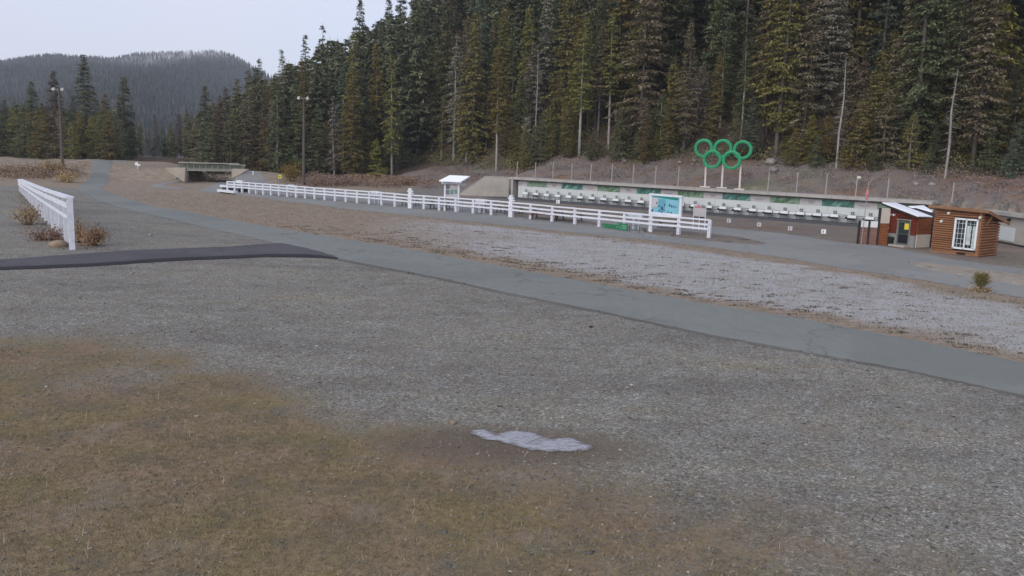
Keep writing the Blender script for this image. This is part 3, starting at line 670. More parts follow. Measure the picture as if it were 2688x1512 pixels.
# ------------------------------------------------------------------ information kiosk
p0 = G(1171, 553); p1 = G(1199, 556); base = (p0 + p1) / 2; dv = (p1 - p0); L = 1.05; Yk = base.y
rz = -.12
k = thing('information_kiosk', 'white roofed information kiosk with photo panels behind the rail fence', 'kiosk', base, rz)
zt = zoff(1190, 478, Yk)
for s_ in (-1, 1): part('post', MB().box((s_ * L / 2, 0, zt / 2), (.13, .13, zt)), white, k)
for s_ in (-1, 1): part('crossbeam', MB().box((s_ * .4, -.15, zt - .06 + .0), (.75, .06, .16)), white, k)
for q in range(3): part('rafter', MB().box((.75, .25 + .0 * q, zt - .22 + .17 * q), (.5, .07, .07)), white, k)
rb = zt + .04
part('roof', MB().prism([(-.86, -.62, rb), (.80, -.62, rb - .02), (1.22, .75, rb + .36), (-.34, .75, rb + .38)], (0, 0, .07)), snowroof, k)
pn = part('notice_panel', MB().box((0, 0, zt * .55 + .28), (L - .15, .05, zt * .42)), palep, k)
zc = zt * .55 + .28
for (a, b, w, h, m_) in ((-.31, .36, .28, .34, grass_print), (.12, .36, .46, .28, palep), (-.31, -.06, .28, .34, grass_print), (.02, -.04, .26, .36, green_print), (.33, .0, .22, .3, green_print)):
    part('print', MB().box((a, -.035, zc + b * .95), (w, .012, h)), m_, pn)
part('shelf', MB().box((0, -.05, zc - zt * .21), (L - .1, .1, .05)), greyp, k)

# ------------------------------------------------------------------ blue map board
p0 = G(1702.5, 609); p1 = G(1780, 618)
ctr = (p0 + p1) / 2; dv = p1 - p0; L = dv.length; rz = math.atan2(dv.y, dv.x)
mb_ = thing('map_board', 'large pale blue trail map board on white posts at the rail fence', 'sign', ctr, rz)
ztop = zoff(1742, 512, ctr.y); zb = zoff(1742, 558, ctr.y)
for s_ in (-1, 1): part('post', MB().box((s_ * L / 2, .08, ztop / 2), (.17, .13, ztop)), white, mb_)
part('frame', MB().box((0, .02, ztop - .02), (L + .24, .12, .12)).box((0, .02, zb - .12), (L - .18, .06, .2)), white, mb_)
pn = part('map_panel', MB().box((0, .02, (ztop + zb) / 2 - .05), (L - .19, .05, ztop - zb)), cyan_, mb_)
hw = (L - .22) / 2; hp = ztop - zb; zc = (ztop + zb) / 2 - .05
def pr(nm, pts, m_, y_=-.012): part(nm, MB().prism([(a * hw, y_, zc + b * hp / 2) for a, b in pts], (0, -.006, 0)), m_, pn)
pr('header_band', [(-.98, .95), (.98, .88), (.98, .62), (.4, .66), (-.3, .76), (-.98, .84)], teal)
pr('map_land', [(-.98, .72), (-.5, .66), (-.52, -.3), (-.85, -.35), (-.98, -.9)], palep)
pr('map_lake', [(-.47, .55), (-.0, .62), (.0, .1), (-.05, -.75), (-.42, -.8)], cyand, -.018)
for (a, b, w, h) in ((-.6, .12, .05, .09), (-.4, -.2, .1, .05), (-.38, -.75, .1, .05), (-.18, -.42, .09, .2), (-.0, .0, .035, .12), (.36, .05, .045, .1), (.36, -.12, .035, .05), (.52, -.1, .045, .12), (.68, -.12, .045, .1), (.85, -.15, .04, .06), (-.2, -.85, .07, .07), (.28, -.78, .045, .08), (.52, -.82, .07, .07), (-.02, -.62, .04, .08), (-.9, -.75, .07, .12)):
    pr('map_symbol', [(a - w, b - h), (a + w, b - h), (a + w * .6, b + h), (a - w * .7, b + h)], navy, -.024)

# small notice board with pink header
p0 = G(1834, 608); p1 = G(1861, 612); ctr = (p0 + p1) / 2 + Vector((0, 1.6, 0)); ctr.z = 0
rz = -.5; nb = thing('notice_board', 'small white notice board with a faded pink heading near the fence end', 'sign', ctr, rz)
zt = zoff(1847, 537, ctr.y); w = .78
for x_ in (-w / 2, 0, w / 2): part('post', MB().box((x_, 0.04, zt * .5), (.055, .05, zt)), white, nb)
pn = part('panel', MB().box((0, 0, zt - .42), (w, .03, .72)), palep, nb)
part('heading', MB().box((-.12, -.02, zt - .16), (.4, .01, .14)), pinkp, pn); part('heading', MB().box((.24, -.02, zt - .16), (.25, .01, .14)), grass_print, pn)
for x_ in (-.19, .19): part('leaflet_box', MB().box((x_, -.05, zt - .86), (.27, .1, .12)), black, nb)

# green banner with three-leaf emblem
p0 = G(1583.5, 599); p1 = G(1648, 608); dv = p1 - p0; L = dv.length; rz = math.atan2(dv.y, dv.x)
gb = thing('green_banner', 'low green banner with mint emblem standing at the fence foot', 'banner', p0, rz)
part('banner_sheet', MB().box((L * .29, 0, .19), (L * .58, .03, .27)), bgreen, gb); sh = part('banner_sheet', MB().box((L * .79, -.02, .26), (L * .42, .03, .44)), bgreen, gb)
for (a, b, r) in ((0, .12, 0), (-.13, -.07, 2.2), (.13, -.07, -2.2)):
    m = MB(); pts = []
    for u, v in ((0, -.09), (.07, .07), (0, .03), (-.07, .07)): pts.append((L * .64 + a + u * math.cos(r) - v * math.sin(r), -.042, .27 + b + u * math.sin(r) + v * math.cos(r)))
    m.prism(pts, (0, -.006, 0)); part('emblem_leaf', m, bmint, sh)
for q in range(3): part('print_line', MB().box((L * .86, -.042, .34 - q * .09), (L * .2 * (1, .85, .95)[q], .008, .045)), bmint, sh)
fr_ = thing('steel_frame', 'thin dark steel frame standing right of the green banner', 'frame', (p0 + dv * 1.06).to_tuple()[:2] + (0,), rz)
part('hoop', MB().tube([(0, 0, 0), (0, 0, .42), (.85, 0, .42), (.85, 0, 0)], .018, 6), black, fr_)

# ------------------------------------------------------------------ range wall
def SPX(px, off=0.0):
    """distance along wall line (from WA) where the bearing px meets the wall plane moved by off along its normal"""
    o = WA + WN * off; v = ray(px, 540); q = np.array([[v[0], -WD.x], [v[1], -WD.y]]); r = np.linalg.solve(q, np.array([o.x, o.y])); return float(r[1])
def WP(s_, off, z): return Vector((WA.x + WD.x * s_ + WN.x * off, WA.y + WD.y * s_ + WN.y * off, z))
wrz = math.atan2(WD.y, WD.x)
def wl(s_, off): return (s_, off)
ZT = 2.02
SE = SPX(2420)
rw = thing('range_wall', 'long low concrete range wall with white boards and printed banner under a ledge', 'wall', (WA.x, WA.y, 0), wrz)
sgn = 1 if (Matrix.Rotation(wrz, 3, 'Z') @ Vector((0, 1, 0))).dot(WN) > 0 else -1
seg = 3.6; s0 = SPX(1334, -.5); nseg = int((SE - s0) / seg) + 1
for i in range(nseg):
    a = s0 + i * seg; part('ledge_slab', MB().box((a + seg / 2, sgn * .50, ZT - .10), (seg - .025, 2.06, .22)), concl, rw)
part('painted_ledge_shade', MB().box(((s0 + SE) / 2 + .6, sgn * .08, ZT - .28), (SE - s0 - .6, .2, .13)), greyc, rw)  # grey strip standing in for the shadow under the ledge, not a real beam
bw = 2.4; nb_ = int(SE / bw) + 1
for i in range(nb_): part('wall_panel', MB().box((i * bw + bw / 2, sgn * .13, .62), (bw - .012, .1, 1.6)), wallw, rw)
part('return_wall', MB().box((-.35, sgn * .1, .89), (.25, 1.2, 1.8)), conc, rw)
# wing wall to the left
Yw = WP(s0, -.5, 0)
wl0 = Vector((Yw.x, Yw.y, 0)); wl1 = at(1208, 515, wl0.y + .3); tl = at(1272, 470, wl0.y + .1)
inv = Matrix.Translation((WA.x, WA.y, 0)) @ Matrix.Rotation(wrz, 4, 'Z'); inv = inv.inverted()
wpts = [(wl0.x, wl0.y, -.2), (wl0.x, wl0.y, ZT - .02), (tl.x, tl.y, ZT - .02), (wl1.x, wl1.y, zoff(1208, 507, wl1.y)), (wl1.x, wl1.y, -.2)]
part('wing_wall', MB().prism([inv @ Vector(q) for q in wpts], inv.to_3x3() @ Vector((0, .3, 0))), conc, rw)
cpts = [(wpts[1][0] + .05, wpts[1][1] - .04, ZT - .04), (tl.x, tl.y - .04, ZT - .04), (wl1.x, wl1.y - .04, wpts[3][2] - .02)]
part('wing_coping', MB().prism([inv @ Vector(q) for q in cpts] + [inv @ (Vector(q) + Vector((0, 0, .06))) for q in reversed(cpts)], inv.to_3x3() @ Vector((0, .38, 0))), concl, rw)
# repeating banner
ringp = [SPX(1452), SPX(1869)]; Pd = (ringp[1] - ringp[0]) / 2
zb0, zb1 = 1.18, 1.66
def bseg(a, b, m_, nm):
    a = max(a, .02); b = min(b, SE)
    if b - a < .05: return None
    return part(nm, MB().box(((a + b) / 2, sgn * .065, (zb0 + zb1) / 2), (b - a - .01, .02, zb1 - zb0)), m_, rw)
cpos = ringp[0] - Pd
while cpos < SE:
    bseg(cpos - .105 * Pd, cpos + .105 * Pd, palep, 'banner_ring_panel')
    if 0.3 < cpos < SE:
        m = MB(); r_ = .085
        for (u, v) in ((-2.2, .5), (0, .5), (2.2, .5), (-1.1, -.5), (1.1, -.5)):
            pts = [(cpos + u * r_ + math.cos(q * .524) * r_, sgn * .05, (zb0 + zb1) / 2 + v * r_ + math.sin(q * .524) * r_) for q in range(13)]
            m.tube(pts, .009, 4, False)
        part('ring_print', m, greytxt, rw)
    bseg(cpos + .105 * Pd, cpos + .40 * Pd, tealw, 'banner_teal_print')
    o = bseg(cpos + .40 * Pd, cpos + .60 * Pd, palep, 'banner_text_panel')
    if o:
        m = MB().box((cpos + .49 * Pd, sgn * .05, zb0 + .22), (.11 * Pd, .01, .035)).box((cpos + .49 * Pd, sgn * .05, zb0 + .14), (.07 * Pd, .01, .025)); part('text_print', m, greytxt, rw)
    bseg(cpos + .60 * Pd, cpos + .895 * Pd, greenw, 'banner_green_print')
    cpos += Pd

# right-hand wing of the wall, beyond the log hut
ra = at(2596, 640, 54); rb_ = at(2760, 652, 47.5); dv = Vector((rb_.x - ra.x, rb_.y - ra.y, 0)); L = dv.length; rz = math.atan2(dv.y, dv.x)
zt1 = zoff(2610, 553, 53.5)
r2 = thing('end_wall', 'grey concrete wall with a pale board beyond the log hut', 'wall', (ra.x, ra.y, 0), rz)
for i in range(4): part('concrete_panel', MB().box((L * (i + .5) / 4, 0, zt1 / 2 - .1), (L / 4 - .015, .3, zt1)), conc, r2)
part('ledge', MB().box((L / 2 + .1, -.1, zt1 - .1), (L + 1, .7, .22)), concl, r2)
part('pale_board', MB().box((L * .33, -.18, .62), (L * .27, .04, .85)), wallw, r2); part('lamp', MB().tube([(L * .36, -.2, zt1 - .42), (L * .36, -.34, zt1 - .45)], .09, 10), black, r2)
part('door', MB().box((L * .06, -.17, .75), (.7, .04, 1.3)), greyc, r2); part('skirting', MB().box((L / 2, -.22, .05), (L, .1, .1)), darkw, r2)

# targets
LP = [1384, 1411, 1437, 1464, 1493, 1521, 1551, 1581, 1614, 1646, 1679, 1715, 1751, 1787, 1820, 1859, 1897, 1936, 1978, 2019, 2062, 2106, 2151, 2196, 2243, 2290]
SL = [SPX(q, -.5) for q in LP]; fit = np.polyfit(range(26), SL, 1); SP = fit[0]
plate_m = simple('number_plate', (.115, .12, .125), .6, .1, 3)
def lane(first=False):
    pass
boxes = MB().box((0, 0, .50), (SP * .47, .22, .19)).mesh('target_box', whitep)
tframe = MB()
for x_ in (-SP * .25, SP * .25): tframe.box((x_, .02, .24), (.035, .05, .62)); tframe.beam((x_, .05, .1), (x_ - .02, -.12, -.05), .03, .03)
for z_ in (.14, .33): tframe.box((0, .02, z_), (SP * .5, .03, .03))
tframe_me = tframe.mesh('target_frame', greyp)
rail_me = MB().box((0, 0, 0), (SP * .5, .03, .05)).mesh('divider_rail', greyp)
slot_me = MB().box((0, -.13, .325), (SP * .44, .10, .16)).mesh('target_slot', black)
plate_me = MB().box((0, .06, .76), (.27, .03, .25)).mesh('number_plate', plate_m)
white2 = MB().box((0, -.02, .50), (SP * .42, .05, .15)).mesh('side_board', whitep)
darkbx = MB().box((.0, 0.02, .4), (SP * .18, .1, .16)).mesh('dark_box', black)
NW = 'zero one two three four five six seven eight nine ten eleven twelve thirteen fourteen fifteen sixteen seventeen eighteen nineteen twenty'.split()
def numw(k): return NW[k] if k <= 20 else 'twenty-' + NW[k - 20]
for i in range(26):
    num = 27 - i; s_ = fit[1] + SP * i; p = WP(s_, -.5, h1(*WP(s_, -.5, 0)[:2]))
    desc = 'dark slot below' if i not in (0, 2, 3, 4) else 'no dark slot'
    t = thing('shooting_target', f'white biathlon target box under number plate {numw(num)}, {desc}', 'target', p, wrz, 'biathlon targets along the range wall')
    link('target_box', boxes, t); link('target_frame', tframe_me, t); pl = link('number_plate', plate_me, t)
    if i not in (0, 2, 3, 4): link('target_slot', slot_me, t)
    o = link('number', text_mesh(str(num), .24, palep), pl, (0, .04, .76))
    for z_ in (.58, .45, .32): link('divider_rail', rail_me, t, (SP * .5, .02, z_))
    if 19 <= i <= 23: link('side_board', white2, t, (SP * -.5, 0, 0))
    if i >= 14: link('dark_box', darkbx, t, (SP * -.3, 0, -.04 + (.05 if i > 23 else 0)))

# net posts on the ledge
for q, (px, yt) in enumerate([(1354, 424), (1402, 426), (1448, 426), (1497, 427), (1547, 430), (1602, 430), (1658, 432), (1716, 435), (1776, 437), (2012, 449), (2087, 451), (2164, 456), (2243, 461), (2326, 467), (2497, 479)]):
    s_ = SPX(px, .75); p = WP(s_, .75, ZT); zt_ = zoff(px, yt, p.y)
    t = thing('net_post', ('slender grey-pink post on the wall ledge, %s from the left' % ('first second third fourth fifth sixth seventh eighth ninth tenth eleventh twelfth thirteenth fourteenth fifteenth'.split()[q])), 'post', p, 0, 'posts standing along the range wall ledge')
    part('pole', MB().tube([(0, 0, -.05), (.02, 0, zt_ - ZT)], .05, 8), galv, t); part('base_plate', MB().box((0, 0, .02), (.22, .22, .03)), galv, t)
    if px == 2243: part('camera_box', MB().box((.12, 0, zt_ - ZT - .12), (.26, .14, .16)), lampw, t)

# ------------------------------------------------------------------ ring sculpture
Yr = WP(SPX(1895, .3), .3, 0).y; pc = at(1898, 390, Yr)
rg = thing('ring_sculpture', 'five interlocked green rings on three cream posts above the range wall', 'sculpture', (pc.x, pc.y, ZT), wrz * .62)
cz = math.cos(wrz * .62); k_ = Yr / FPX
def ringmesh(R, wband, depth):
    m = MB(); n = 48; vs = []; prof = [(-wband / 2, -depth / 2), (0, -depth / 2 - .03), (wband / 2, -depth / 2), (wband / 2, depth / 2), (0, depth / 2 + .03), (-wband / 2, depth / 2)]
    for i in range(n):
        a = 2 * math.pi * i / n
        for (r, d_) in prof: vs.append(((R + r) * math.cos(a), d_, (R + r) * math.sin(a)))
    fs = []
    for i in range(n):
        for j in range(6):
            fs.append((i * 6 + j, i * 6 + (j + 1) % 6, ((i + 1) % n) * 6 + (j + 1) % 6, ((i + 1) % n) * 6 + j))
    m.add(vs, fs); return m.mesh('ring', ringg, False)
rm = ringmesh(20.7 * k_, 7.2 * k_, .42)
inv2 = (Matrix.Translation((pc.x, pc.y, ZT)) @ Matrix.Rotation(wrz * .62, 4, 'Z')).inverted()
def rl(px, py, off=0.0):
    # bearing onto the sculpture's own plane
    nrm = Matrix.Rotation(wrz * .62, 3, 'Z') @ Vector((0, 1, 0)); v = Vector(ray(px, py)); o = Vector((0, 0, CAMH)); t_ = (pc - o).dot(nrm) / v.dot(nrm)
    q = inv2 @ (o + v * t_); q.y += off; return q
for i, (a, b, of) in enumerate(((1848, 389, 0), (1898, 390, 0), (1950, 393.5, 0), (1871, 418, -.12), (1922, 420, -.12))):
    link('ring', rm, rg, rl(a, b, of))
for (tx_, ty_, bx, by) in ((1853, 425, 1850, 491), (1898, 425, 1894, 493.5), (1945, 423, 1940.5, 497.5)):
    a = rl(tx_, ty_, .1); b = rl(bx, by, .1)
    part('post', MB().beam((b.x, b.y, b.z), (a.x + .0, a.y, a.z), .15, .15), poste, rg); part('foot', MB().box((b.x, b.y, b.z + .02), (.85, .35, .1)), poste, rg)

# ------------------------------------------------------------------ log hut
def plank_face(parent, o, u, L, z0, z1, n, mat, name='plank', thick=.07, cut=None, roundf=True, topfn=None, slope=0):
    """horizontal boards on a wall from o along unit u; cut=(a,b,za,zb) leaves an opening"""
    nrm = Vector((u.y, -u.x, 0)); dz = (z1 - z0) / n
    for i in range(n):
        za = z0 + i * dz; zb = za + dz - .022; spans = [(0, L)]
        if cut and zb > cut[2] and za < cut[3]: spans = [(0, cut[0]), (cut[1], L)]
        for (a, b) in spans:
            if slope: b = min(b, L * (z1 + .04 - zb) / slope)
            if b - a < .02: continue
            A = o + u * a; B = o + u * b
            if roundf: prof = [(0, za), (thick * .7, za + dz * .05), (thick, za + dz * .45), (thick * .8, zb - dz * .12), (0, zb)]
            else: prof = [(0, za), (thick, za), (thick, zb), (0, zb)]
            if topfn: prof = [(q, min(z_, topfn((a + b) / 2))) for q, z_ in prof]
            pts = [A + nrm * q + Vector((0, 0, z_)) for q, z_ in prof]
            part(name, MB().prism(pts, B - A), mat, parent)
A = G(2445, 661); Bx = Vector((.5563 * 43.6, 43.6, 0)); u = (Bx - A); u.z = 0; L1 = u.length; u = u.normalized(); v2 = Vector((-u.y, u.x, 0)); L2 = 2.1
t = thing('log_hut', 'orange-brown log hut with a large gridded white window', 'hut', A)
zf = zoff(2450, 545, A.y); z1 = zf
def back_top(k): return z1 - k * .62
core = MB(); o0 = Vector((0, 0, 0)); P4 = [o0 + u * .04 + v2 * .04, o0 + u * (L1 - .04) + v2 * .04, o0 + u * (L1 - .04) + v2 * (L2 - .04), o0 + u * .04 + v2 * (L2 - .04)]
core.add([(*q[:2], 0) for q in P4] + [(*P4[0][:2], z1 - .02), (*P4[1][:2], z1 - .02), (*P4[2][:2], z1 - .64), (*P4[3][:2], z1 - .64)], [(3, 2, 1, 0), (4, 5, 6, 7), (0, 1, 5, 4), (1, 2, 6, 5), (2, 3, 7, 6), (3, 0, 4, 7)])
part('inner_wall', core, darkw, t)
wa, wb = L1 * .455, L1 * .95; wz0 = .33; wz1 = wz0 + 1.62
plank_face(t, o0, u, L1, .12, z1 - .02, 19, logm, 'log_plank', cut=(wa, wb, wz0, wz1))
plank_face(t, o0 + u * L1, v2, L2, .0, z1 - .08, 16, logm, 'log_plank', .09, slope=.62)
plank_face(t, o0 + v2 * L2 * 1.0, -v2, L2, .1, z1 - .5, 8, logm, 'log_plank')
nrm = Vector((u.y, -u.x, 0))
part('sill_beam', MB().beam(o0 + nrm * .03 + Vector((0, 0, .06)), o0 + u * L1 + nrm * .03 + Vector((0, 0, .06)), .1, .12), logd, t)
part('corner_trim', MB().box(o0 + u * (L1 - .03) + nrm * .09 + Vector((0, 0, z1 / 2)), (.12, .03, z1 - .1), math.atan2(u.y, u.x)), logm, t)
wc = MB(); urz = math.atan2(u.y, u.x); wm = (wa + wb) / 2; ww = wb - wa; wh = wz1 - wz0
def wbx(a, z_, w_, h_, dep=.05, off=.1): return MB().box(o0 + u * a + nrm * off + Vector((0, 0, z_)), (w_, dep, h_), urz)
win = part('window', MB(), dglass, t) if False else link('window', wbx(wm, (wz0 + wz1) / 2, ww - .06, wh - .06, .02, .03).mesh('window', dglass), t)
for (a, z_, w_, h_) in ((wm, wz1 - .04, ww, .09), (wm, wz0 + .04, ww, .09), (wa + .04, (wz0 + wz1) / 2, .09, wh), (wb - .04, (wz0 + wz1) / 2, .09, wh), (wm + .0, (wz0 + wz1) / 2, .06, wh)):
    part('frame', wbx(a, z_, w_, h_, .07, .085), whitep, win)
for i in range(1, 6): part('muntin', wbx(wa + .06 + (wm - wa - .09) / 2, wz0 + wh * i / 6, wm - wa - .1, .014, .02, .055), whitep, win)
for i in range(1, 6): part('muntin', wbx((wm + wb) / 2, wz0 + wh * i / 6, wb - wm - .1, .016, .015, .052), curtain, win)
for a in (.333, .666):
    part('muntin', wbx(wa + (wm - wa) * a, (wz0 + wz1) / 2, .014, wh - .1, .018, .058), whitep, win); part('muntin', wbx(wm + (wb - wm) * a, (wz0 + wz1) / 2, .016, wh - .1, .014, .058), curtain, win)
part('blind', wbx(wm + (wb - wm) * .26, wz0 + wh * .46, (wb - wm) * .36, wh * .62, .008, .046), curtain, win); part('blind', wbx(wm + (wb - wm) * .72, wz0 + wh * .42, (wb - wm) * .3, wh * .7, .008, .046), curtain, win)
rt = [o0 - u * .28 + nrm * .3, o0 + u * (L1 + .38) + nrm * .3, o0 + u * (L1 + .38) - nrm * (L2 + .3), o0 - u * .28 - nrm * (L2 + .3)]
zz = [z1 + .10, z1 + .02, z1 - .66, z1 - .6]
part('roof', MB().add([(q.x, q.y, zz[i]) for i, q in enumerate(rt)] + [(q.x, q.y, zz[i] + .05) for i, q in enumerate(rt)], [(3, 2, 1, 0), (4, 5, 6, 7), (0, 1, 5, 4), (1, 2, 6, 5), (2, 3, 7, 6), (3, 0, 4, 7)]), logd, t)
part('fascia', MB().beam(rt[0] + nrm * .02 + Vector((0, 0, zz[0] - .02)), rt[1] + nrm * .02 + Vector((0, 0, zz[1] - .02)), .04, .16), logd, t)
part('fascia', MB().beam(rt[1] + u * .02 + Vector((0, 0, zz[1] - .02)), rt[2] + u * .02 + Vector((0, 0, zz[2] - .02)), .04, .16), logd, t)
part('brace', MB().beam(o0 + u * L1 + v2 * .4 + Vector((0, 0, z1 - .75)) - nrm * 0 + u * .09, o0 + u * (L1 + .33) + v2 * .4 + Vector((0, 0, z1 - .2)), .05, .06), logd, t)
for a, zq in ((.17, 1.72), (.31, z1 - .22), (.98, z1 - .32), (-.06, z1 - .12)): part('lamp', MB().tube([o0 + u * L1 * a + nrm * .08 + Vector((0, 0, zq)), o0 + u * L1 * a + nrm * .19 + Vector((0, 0, zq - .02))], .07, 12), lampw, t)
part('vent', wbx(L1 * .66, .1, .42, .1, .05, .09), black, t)

# ------------------------------------------------------------------ red hut
A = G(2324, 641); C = G(2400, 651); u = C - A; u.z = 0; L1 = u.length; u = u.normalized(); v2 = Vector((-u.y, u.x, 0)); nrm = Vector((u.y, -u.x, 0)); urz = math.atan2(u.y, u.x)
L2 = 2.4
t = thing('red_hut', 'dark red wooden hut with a sloping frosted white roof and grey door', 'hut', A)
za = zoff(2328, 546, A.y); zc_ = zoff(2401, 569, C.y); o0 = Vector((0, 0, 0))
sd_dir = (at(2436, 652, C.y + .55) - C); sd_dir.z = 0; L2 = sd_dir.length; v3 = sd_dir.normalized(); n3 = Vector((v3.y, -v3.x, 0))
bk = v2 * 2.4
m = MB(); q = [o0, u * L1, u * L1 + v3 * L2, u * L1 + v3 * L2 + v2 * 1.6, bk]; hs_ = [za, zc_, zc_ - .06, zc_ - .06, za]
m.add([(a.x, a.y, 0) for a in q] + [(a.x, a.y, hs_[i]) for i, a in enumerate(q)], [(4, 3, 2, 1, 0), (5, 6, 7, 8, 9)] + [(i, (i + 1) % 5, 5 + (i + 1) % 5, 5 + i) for i in range(5)])
part('inner_wall', m, darkw, t)
dA, dB = L1 * .40, L1 * .80; dz1 = 1.50
fz = .72
def topf(a): return za + (zc_ - za) * (a / L1) - .01
nb_ = 12
for i in range(nb_):
    z0_ = fz + i * .118; z1_ = z0_ + .108
    xs = L1
    if z0_ > zc_ - .03: xs = max(0, L1 * (za - z1_) / (za - zc_))
    spans = [(0, xs)] if z0_ > dz1 + .05 else [(0, dA - .04), (dB + .04, xs)]
    for a, b in spans:
        if b - a > .06: part('red_board', MB().beam(o0 + u * a + nrm * .035 + Vector((0, 0, (z0_ + z1_) / 2)), o0 + u * b + nrm * .035 + Vector((0, 0, (z0_ + z1_) / 2)), .05, z1_ - z0_), red, t)
for a, b in ((0, dA - .05), (dB + .05, L1)): part('footing_panel', MB().beam(o0 + u * a + nrm * .03 + Vector((0, 0, .34)), o0 + u * b + nrm * .03 + Vector((0, 0, .34)), .06, .70), greyc, t)
dr_ = part('door', MB().beam(o0 + u * dA + nrm * .01 + Vector((0, 0, .76)), o0 + u * dB + nrm * .01 + Vector((0, 0, .76)), .06, 1.36), simple('door_grey_green', (.085, .10, .095), .6, .25, 4), t)
part('pane', MB().beam(o0 + u * (dA + .07) + nrm * .045 + Vector((0, 0, 1.05)), o0 + u * (dB - .07) + nrm * .045 + Vector((0, 0, 1.05)), .01, .62), dglass, dr_)
part('yellow_notice', MB().beam(o0 + u * (dA + (dB - dA) * .55) + nrm * .056 + Vector((0, 0, 1.16)), o0 + u * (dA + (dB - dA) * .9) + nrm * .056 + Vector((0, 0, 1.16)), .01, .34), yellow, dr_)
part('kick_panel', MB().beam(o0 + u * (dA + .08) + nrm * .05 + Vector((0, 0, .45)), o0 + u * (dB - .08) + nrm * .05 + Vector((0, 0, .45)), .02, .5), black, dr_)
for a in (dA - .02, dB + .02): part('door_jamb', MB().box(o0 + u * a + nrm * .06 + Vector((0, 0, .78)), (.05, .07, 1.5), urz), greyc, t)
part('door_lintel', MB().beam(o0 + u * (dA - .1) + nrm * .07 + Vector((0, 0, 1.53)), o0 + u * (dB + .1) + nrm * .07 + Vector((0, 0, 1.53)), .07, .06), pict, t)
part('doorstep', MB().beam(o0 + u * (dA - .15) + nrm * .3 + Vector((0, 0, .05)), o0 + u * (dB + .1) + nrm * .3 + Vector((0, 0, .05)), .5, .1), conc, t)
for a, zq in ((.12, za - .36), (.24, za - .36), (.07, .98)): part('lamp', MB().tube([o0 + u * L1 * a + nrm * .06 + Vector((0, 0, zq)), o0 + u * L1 * a + nrm * .17 + Vector((0, 0, zq))], .06, 12), lampw, t)
oc = u * L1
for i in range(9):
    z0_ = .78 + i * .112
    if z0_ + .1 < zc_ - .05: part('orange_board', MB().beam(oc + n3 * .035 + v3 * .0 + Vector((0, 0, z0_ + .05)), oc + v3 * L2 + n3 * .035 + Vector((0, 0, z0_ + .05)), .06, .10), orange, t)
part('cream_panel', MB().beam(oc + n3 * .04 + v3 * .02 + Vector((0, 0, .39)), oc + v3 * L2 * .99 + n3 * .04 + Vector((0, 0, .39)), .07, .74), cream, t)
# roof surveyed as a tilted sheet
r0 = at(2316, 533, A.y - .1); r1 = at(2411, 569.5, C.y - .25); r2_ = at(2448, 570.5, C.y + .6); r3 = at(2352, 534, A.y + 2.2)
part('roof', MB().prism([Vector(q) - A for q in (r0, r1, r2_, r3)], (0, 0, .05)), snowroof, t)
part('roof_edge', MB().beam(r0 - A + Vector((0, .02, -.05)), r1 - A + Vector((0, .02, -.05)), .06, .1), darkw, t)
t2 = thing('rear_shed', 'low shed with a dark gable and frosted roof squeezed between the two huts', 'shed', (r3.x + 1.4, A.y + 2.5, 0))
oo = Vector(t2.location); s0_ = at(2385, 543, A.y + 2.6); s1_ = at(2424, 541, A.y + 3.4); s2_ = at(2449, 556, A.y + 1.6); s3_ = at(2440, 560, A.y + 1.5)
part('roof', MB().prism([Vector(q) - oo for q in (s0_, s3_, s2_, s1_)], (0, 0, .05)), snowroof, t2)
g0 = at(2382, 545, A.y + 2.65); g1 = at(2440, 562, A.y + 1.6)
part('gable', MB().prism([g0 - oo, g1 - oo, Vector((g1.x, g1.y, .1)) - oo, Vector((g0.x, g0.y, .1)) - oo], (.06, .2, 0)), darkw, t2)
for i in range(5):
    a_ = Vector((at(2434, 600, A.y + .6).x, C.y + .55, .75 + i * .2)) - oo; part('red_board', MB().beam(a_, a_ + Vector((.55, .1, 0)), .06, .18), red, t2)
part('footing_panel', MB().beam(Vector((at(2434, 600, A.y + .6).x, C.y + .55, .35)) - oo, Vector((at(2434, 600, A.y + .6).x + .55, C.y + .65, .35)) - oo, .06, .68), cream, t2)

# black bin beside the door
p = G(2331, 642); t = thing('rubbish_bin', 'dark green-black bin left of the red hut door', 'bin', p + Vector((0, -.25, 0)))
part('body', MB().tube([(0, 0, 0), (0, 0, .4)], [.17, .2], 12), black, t); part('lid', MB().tube([(0, 0, .4), (0, 0, .46), (0, 0, .5)], [.215, .2, .08], 12), black, t)

# plank fence between the range and the red hut
A = G(2251, 641); D = G(2328, 643); u = (D - A); u.z = 0; u = u.normalized()
t = thing('plank_fence', 'timber fence panels of pinkish and orange boards with white upper sheets', 'fence', A)
def s_at(px):
    v = ray(px, 642); M_ = np.array([[v[0], -u.x], [v[1], -u.y]]); return float(np.linalg.solve(M_, np.array([A.x, A.y]))[1])
xs = [s_at(q) for q in (2251, 2276, 2301, 2328)]
zl = zoff(2260, 580, A.y); zh = zoff(2310, 546, A.y)
for i, (x_, z_) in enumerate(zip(xs[:3], (zl + .02, zl, zh))): part('post', MB().box(u * x_ + Vector((0, 0, z_ / 2)), (.11, .12, z_)), darkw, t)
zb_ = zoff(2260, 596, A.y)
for i in range(2):
    a, b = xs[i] + .06, xs[i + 1] - .06
    part('white_sheet', MB().beam(u * a + Vector((0, 0, (zl + zb_) / 2)), u * b + Vector((0, 0, (zl + zb_) / 2)), .04, zl - zb_), whitep, t)
    for k in range(6):
        hz = zb_ / 6; part('pink_board', MB().beam(u * a + Vector((0, 0, hz * (k + .5))), u * b + Vector((0, 0, hz * (k + .5))), .05, hz - .02), pinkw, t)
a, b = xs[2] + .06, xs[3]; zm = zoff(2310, 586, A.y)
part('cream_sheet', MB().beam(u * a + Vector((0, 0, (zh + zm) / 2)), u * b + Vector((0, 0, (zh + zm) / 2)), .05, zh - zm), cream, t)
